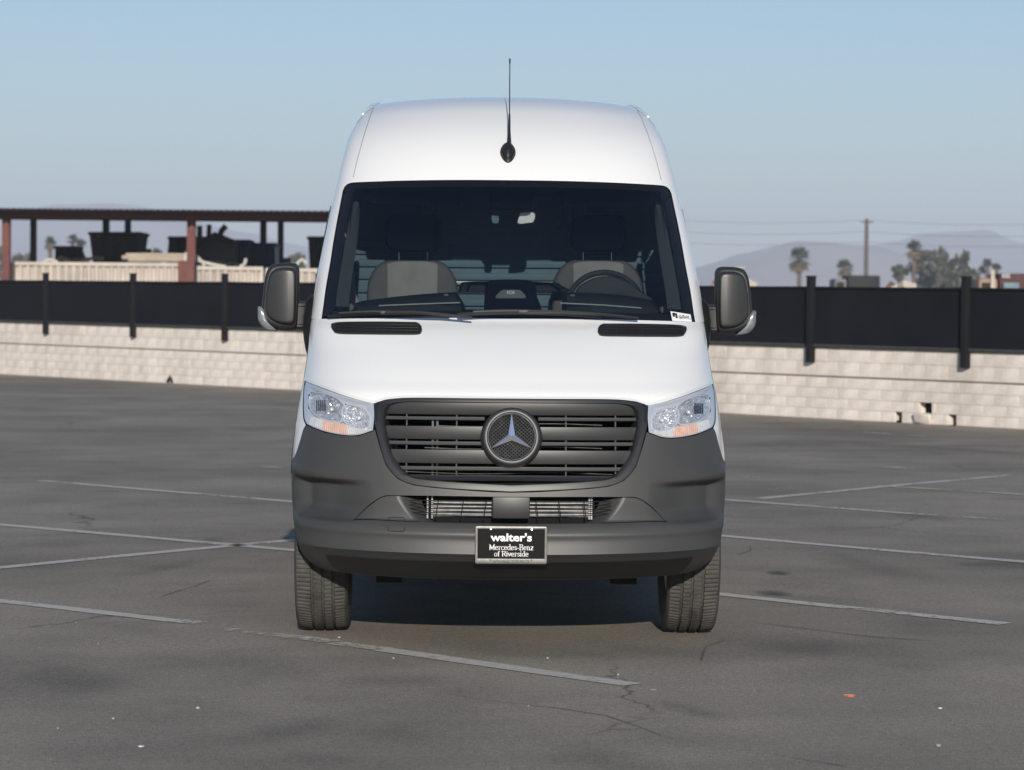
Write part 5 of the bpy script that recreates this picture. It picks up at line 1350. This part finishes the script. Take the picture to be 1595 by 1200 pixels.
# flatbed tank vehicle
def truck(u0, u1, vt, Y, name, label, cat, cab_m, body_m, cab_left=True):
    a, b = at(u0, vt, Y), at(u1, vt, Y); Lx = b.x - a.x; zt = a.z; O = Vector(((a.x + b.x) / 2, Y, 0)); t = empty(name, tuple(O), label=label, cat=cat)
    def tb(mb, nm, mt, **k):
        o = mb.build(nm, M[mt], None, **k); o.data.transform(Matrix.Translation(-O)); o.parent = t; return o
    xc = a.x if cab_left else b.x; sgn = 1 if cab_left else -1
    mb = MB(); mb.box((xc + sgn * Lx * .14, Y + 1, .55 + (zt - .7) / 2), (Lx * .26, 1.9, zt - .75), bev=.12); tb(mb, 'cab', cab_m)
    mb = MB(); mb.box((xc + sgn * Lx * .13, Y + .03, zt - .55), (Lx * .16, .03, .45)); tb(mb, 'window', 'gloss_black', smooth=False)
    mb = MB(); mb.box((xc + sgn * Lx * .64, Y + 1.05, .9 + (zt - .9) / 2), (Lx * .70, 2.0, zt - .95), bev=.05); tb(mb, 'cargo_box', body_m)
    mb = MB(); mb.box((O.x, Y + 1, .62), (Lx * .96, 1.0, .16)); tb(mb, 'chassis', 'black', smooth=False)
    for f in (.14, .62, .80):
        for yy in (Y + .15, Y + 1.85):
            mb = MB(); c = Vector((xc + sgn * Lx * f, yy, .45)); mb.add([c + Vector((.45 * math.cos(k * .3927), s, .45 * math.sin(k * .3927))) for s in (-.12, .12) for k in range(16)], [tuple(range(16)), tuple(range(31, 15, -1))] + [(k, (k + 1) % 16, 16 + (k + 1) % 16, 16 + k) for k in range(16)]); tb(mb, 'wheel', 'black')
    return t, tb, O
truck(1300, 1372, 428, 110, 'parked_truck', 'dark parked truck below the utility pole', 'truck', 'cabin_grey', 'dash', cab_left=True)
M['red_box'] = simple('red_brown_box', (0.062, 0.017, 0.015), 0.7, var=0.2, scale=1)
M['tan_box'] = simple('tan_box', (0.30, 0.19, 0.14), 0.7, var=0.2, scale=1)
t_, tb_, TO = truck(1524, 1640, 424.5, 75, 'box_truck', 'dark red box truck with white lettering at the right edge', 'truck', 'tan_box', 'red_box', cab_left=True)
mb = MB(); c = at(1568, 428, 75); mb.box((at(1546, 430, 75).x, 74.97, c.z - .25), (.12, .05, .8)); tb_(mb, 'side_post', 'plank', smooth=False)
zt_ = at(1568, 431, 74.9).z
cu_x = at(1568, 428, 74.9).x
for i, (du, wv) in enumerate(((-4.5, 3.4), (0, 3.4), (4.2, 3.0))):
    mb = MB(); c = Vector((cu_x + du * .0202, 74.95, zt_ + .02)); n = 10
    mb.tube([c + Vector((.030 * math.cos(a), 0, .055 * math.sin(a))) for a in np.linspace(.6, 5.8, n)], .013, 4); tb_(mb, 'lettering', 'plate_white')
mb = MB(); mb.box((at(1574, 446, 75).x, 74.9, at(1574, 446, 75).z), (.5, .1, .22), bev=.03); tb_(mb, 'pale_load', 'cabin_dim')

M['frond'] = simple('palm_frond', (0.060, 0.078, 0.032), 0.7, var=0.35, scale=0.8)
M['dry_frond'] = simple('dry_frond', (0.20, 0.155, 0.085), 0.85, var=0.3, scale=0.8)
M['trunk'] = simple('trunk_bark', (0.13, 0.095, 0.07), 0.9, var=0.25, scale=2)
M['leaf'] = simple('tree_leaf', (0.062, 0.066, 0.036), 0.7, var=0.45, scale=0.9)
M['leaf_grey'] = simple('tree_leaf_grey', (0.085, 0.085, 0.060), 0.75, var=0.4, scale=0.9)
def palm(u, vtop, Y, label, R=1.9, skirt=2.0, seed=0, group='palms behind the fence'):
    rnd = random.Random(seed); top = at(u, vtop, Y); x, H = top.x, top.z - R * .55
    t = empty('palm_tree', (x, Y, 0), label=label, cat='palm', group=group)
    mb = MB(); mb.tube([(0, 0, -.1), (.05, 0, H * .5), (0, 0, H)], [.40, .34, .32], 8); mb.build('trunk', M['trunk'], t)
    def fan(mb, el, az, ln, n=9):
        d = Vector((math.cos(el) * math.cos(az), math.cos(el) * math.sin(az), math.sin(el))); base = Vector((0, 0, H)) + d * .15; mid = Vector((0, 0, H)) + d * ln * .55
        sd = d.cross(Vector((0, 0, 1)));  sd = sd.normalized() if sd.length > .01 else Vector((1, 0, 0)); up = sd.cross(d)
        mb.tube([base, mid], .03, 3)
        for k in range(n):
            a = (k / (n - 1) - .5) * 2.6; e = (d * math.cos(a) + sd * math.sin(a)).normalized(); tip = mid + e * ln * .5 * (1 - .25 * abs(a) / 1.3) + Vector((0, 0, -.18 * rnd.random()))
            w = up.cross(e) * .06 if False else (e.cross(up)).normalized() * .11
            mb.add([mid + w * .3, mid.lerp(tip, .55) + w, tip, mid.lerp(tip, .55) - w], [(0, 1, 2, 3)])
    mb = MB()
    for k in range(44): fan(mb, rnd.uniform(-.25, 1.35), rnd.uniform(0, 6.283), R * rnd.uniform(.75, 1.05))
    mb.build('crown', M['frond'], t, smooth=False, recalc=False)
    if skirt:
        mb = MB()
        for k in range(70):
            fan(mb, rnd.uniform(-1.35, -.35), rnd.uniform(0, 6.283), R * rnd.uniform(.6, .9) + skirt * .3 * rnd.random(), 7)
        mb.build('skirt', M['dry_frond'], t, smooth=False, recalc=False)
    return t
def leafy(u, vtop, w_px, Y, label, seed=0, mat='leaf', zlow=.25, n=900, group='trees behind the fence', name='broadleaf_tree'):
    rnd = random.Random(seed); top = at(u, vtop, Y); H = top.z; w = w_px * (Y + 12) / FPX / 2
    t = empty(name, (top.x, Y, 0), label=label, cat='tree', group=group)
    mb = MB(); limbs = []
    mb.tube([(0, 0, -.1), (.1, 0, H * .3), (0, .05, H * .55)], [.34, .26, .15], 7)
    for k in range(6):
        a = k * 1.05 + rnd.random(); e = Vector((math.cos(a) * w * .6, math.sin(a) * w * .6, H * rnd.uniform(.6, .9))); mb.tube([(0, 0, H * .35), e * .6 + Vector((0, 0, H * .12)), e], [.09, .06, .02], 5); limbs.append(e)
    mb.build('trunk', M['trunk'], t)
    cl = [Vector((rnd.gauss(0, .42) * w, rnd.gauss(0, .42) * w, H * (zlow + (1 - zlow) * rnd.random() ** .8 * .93))) for _ in range(13)] + [e for e in limbs]
    mb = MB()
    for i in range(n):
        c = cl[i % len(cl)]; r = w * rnd.uniform(.18, .34); p = c + Vector((rnd.gauss(0, 1), rnd.gauss(0, 1), rnd.gauss(0, .8))) * r * .55
        if p.z > H: p.z = H - rnd.random() * .2
        if p.z < .2: p.z = .3
        q = Euler((rnd.uniform(0, 6), rnd.uniform(0, 6), rnd.uniform(0, 6))).to_matrix(); s = rnd.uniform(.07, .17) * max(1.0, (Y + 12) / 170)
        mb.add([p + q @ Vector(v) * s for v in ((-1, -.5, 0), (1, -.6, .1), (.9, .6, 0), (-.8, .6, .15))], [(0, 1, 2, 3)])
    mb.build('crown', M[mat], t, smooth=False, recalc=False)
TY = 420
palm(1245, 391, TY, 'stout palm with tan skirt standing alone right of the van mirror', 2.3, 2.2, 1)
palm(1316, 409, TY + 20, 'short palm left of the utility pole', 1.9, .8, 2)
palm(1424, 379, TY + 5, 'tallest palm with a tan skirt in the tree clump', 1.7, 2.6, 3)
palm(1538, 406, TY + 10, 'small palm just left of the red truck', 1.1, 0, 4)
palm(1552, 412, TY + 25, 'small palm directly above the red truck', 1.1, 0, 5)
leafy(1403, 411, 26, TY, 'small dark tree at the left end of the clump', 6)
leafy(1450, 392, 80, TY + 8, 'broad greyish tree in the middle of the clump', 7, 'leaf_grey', n=1500)
leafy(1462, 386, 34, TY - 4, 'thin crowned tree right of the tallest palm', 8, 'leaf_grey', .35, 600)
leafy(1502, 392, 26, TY + 3, 'slim tree with bare trunk at the right of the clump', 9, 'leaf', .72, 420)
leafy(1482, 399, 50, TY - 2, 'low olive tree at the right of the clump', 10, 'leaf', n=1000)
leafy(1517, 414, 22, TY + 12, 'small round tree behind the right fence post', 11, 'leaf', .4, 400)
for i, (u, vt, lab) in enumerate(((78, 372, 'slender hazy palm seen under the shed at the far left'), (113, 369, 'hazy palm seen under the shed above the small skip'), (126, 376, 'low hazy palm seen under the shed left of the tall skip'))):
    palm(u, vt, 430 + 12 * i, lab, 1.3, .8 if i == 0 else 0, 20 + i, 'palms seen under the shed')
for i, (u, vt, w, lab) in enumerate(((35, 391, 40, 'hazy bush seen under the shed at the far left'), (2, 380, 26, 'hazy tree at the left edge of the picture'), (240, 382, 26, 'hazy tree seen between the tall skip and the red post'), (462, 392, 30, 'hazy tree seen between the blue skip and the van'))):
    leafy(u, vt, w, 430 + 9 * i, lab, 30 + i, 'leaf_grey', .1, 600, 'trees seen under the shed')
# utility pole and wires
PY_ = 190; pp = at(1350, 341, PY_)
t = empty('utility_pole', (pp.x, PY_, 0), label='bare wooden utility pole above the fence on the right', cat='pole')
mb = MB(); mb.tube([(0, 0, -.2), (0, 0, pp.z)], [.20, .13], 8); mb.build('shaft', M['wood_pole'], t)
mb = MB(); mb.box((0, -.14, pp.z - .25), (.9, .10, .10)); mb.build('crossarm', M['wood_pole'], t, smooth=False)
for i, (v0, v1, v2, lab) in enumerate(((344, 343, 347, 'topmost thin wire running past the utility pole'), (362, 361, 365, 'middle thin wire running past the utility pole'), (379, 377, 381, 'lowest thin wire running past the utility pole'))):
    A, B, C_ = at(1040, v0 - 2, PY_ + 25), at(1350, v1, PY_), at(1680, v2, PY_ - 25); P = []
    for a, b in ((A, B), (B, C_)):
        for k in range(10): f = k / 10; P.append(a.lerp(b, f) + Vector((0, 0, -.5 * 4 * f * (1 - f) * .5)))
    mb = MB(); mb.tube(P + [C_], .010, 4); tag(mb.build('overhead_wire', M['wood_pole']), lab, 'wire')
# thin masts under the shed
for u, vt, lab in ((113, 350, None),): pass

# ------------------------------------------------------------------ hills
M['hill'] = simple('dry_hill', (0.38, 0.33, 0.29), 0.95, var=0.25, scale=0.004, bmp=0.0)
def hill(prof, Y, depth, label_name='hill', seed=0):
    rnd = random.Random(seed); P = resample(prof, 90); G = []
    for k, (u, v) in enumerate(P):
        p = at(u, v, Y); r = []
        for j in range(13):
            t = j / 12; f = math.sin(math.pi * min(1, t)) ** .9 if 0 < t < 1 else 0
            n = 1 + .05 * math.sin(k * .35 + j * 1.7 + seed) * math.sin(math.pi * t)
            r.append(Vector((p.x, Y + depth * (t - .5), max(-.5, (p.z + 1) * f * (n if abs(t - .5) > .05 else 1) - 1))))
        G.append(r)
    mb = MB(); mb.grid(G); o = mb.build(label_name, M['hill']); return tag(o, kind='structure')
hill([(1000, 440), (1060, 424), (1122, 407), (1160, 396), (1200, 385), (1240, 377.5), (1272, 376.5), (1320, 381), (1390, 396), (1470, 415), (1560, 430), (1640, 440)], 3300, 900, 'hill', 1)
hill([(1180, 425), (1260, 402), (1330, 385), (1387, 378), (1437, 366), (1487, 361), (1520, 362), (1553, 374), (1600, 379), (1680, 383), (1760, 400), (1850, 425)], 4600, 1200, 'hill', 2)
hill([(-120, 420), (-40, 372), (40, 338), (90, 326), (130, 319), (175, 317.5), (215, 322), (260, 334), (330, 352), (420, 372), (520, 395), (650, 425)], 5200, 1500, 'hill', 3)

# ------------------------------------------------------------------ haze over the valley
hz = MB(); hz.box((0, 2900, 97), (8200, 6400, 200))
hm = bpy.data.materials.new('haze_air'); hm.use_nodes = True; nt = hm.node_tree; nt.nodes.clear()
o_ = nt.nodes.new('ShaderNodeOutputMaterial'); pv = nt.nodes.new('ShaderNodeVolumePrincipled')
pv.inputs['Color'].default_value = (0.80, 0.87, 1.0, 1); pv.inputs['Density'].default_value = 0.00034; pv.inputs['Anisotropy'].default_value = 0.0
nt.links.new(pv.outputs[0], o_.inputs['Volume'])
haze = hz.build('haze', hm, smooth=False); tag(haze, kind='stuff')
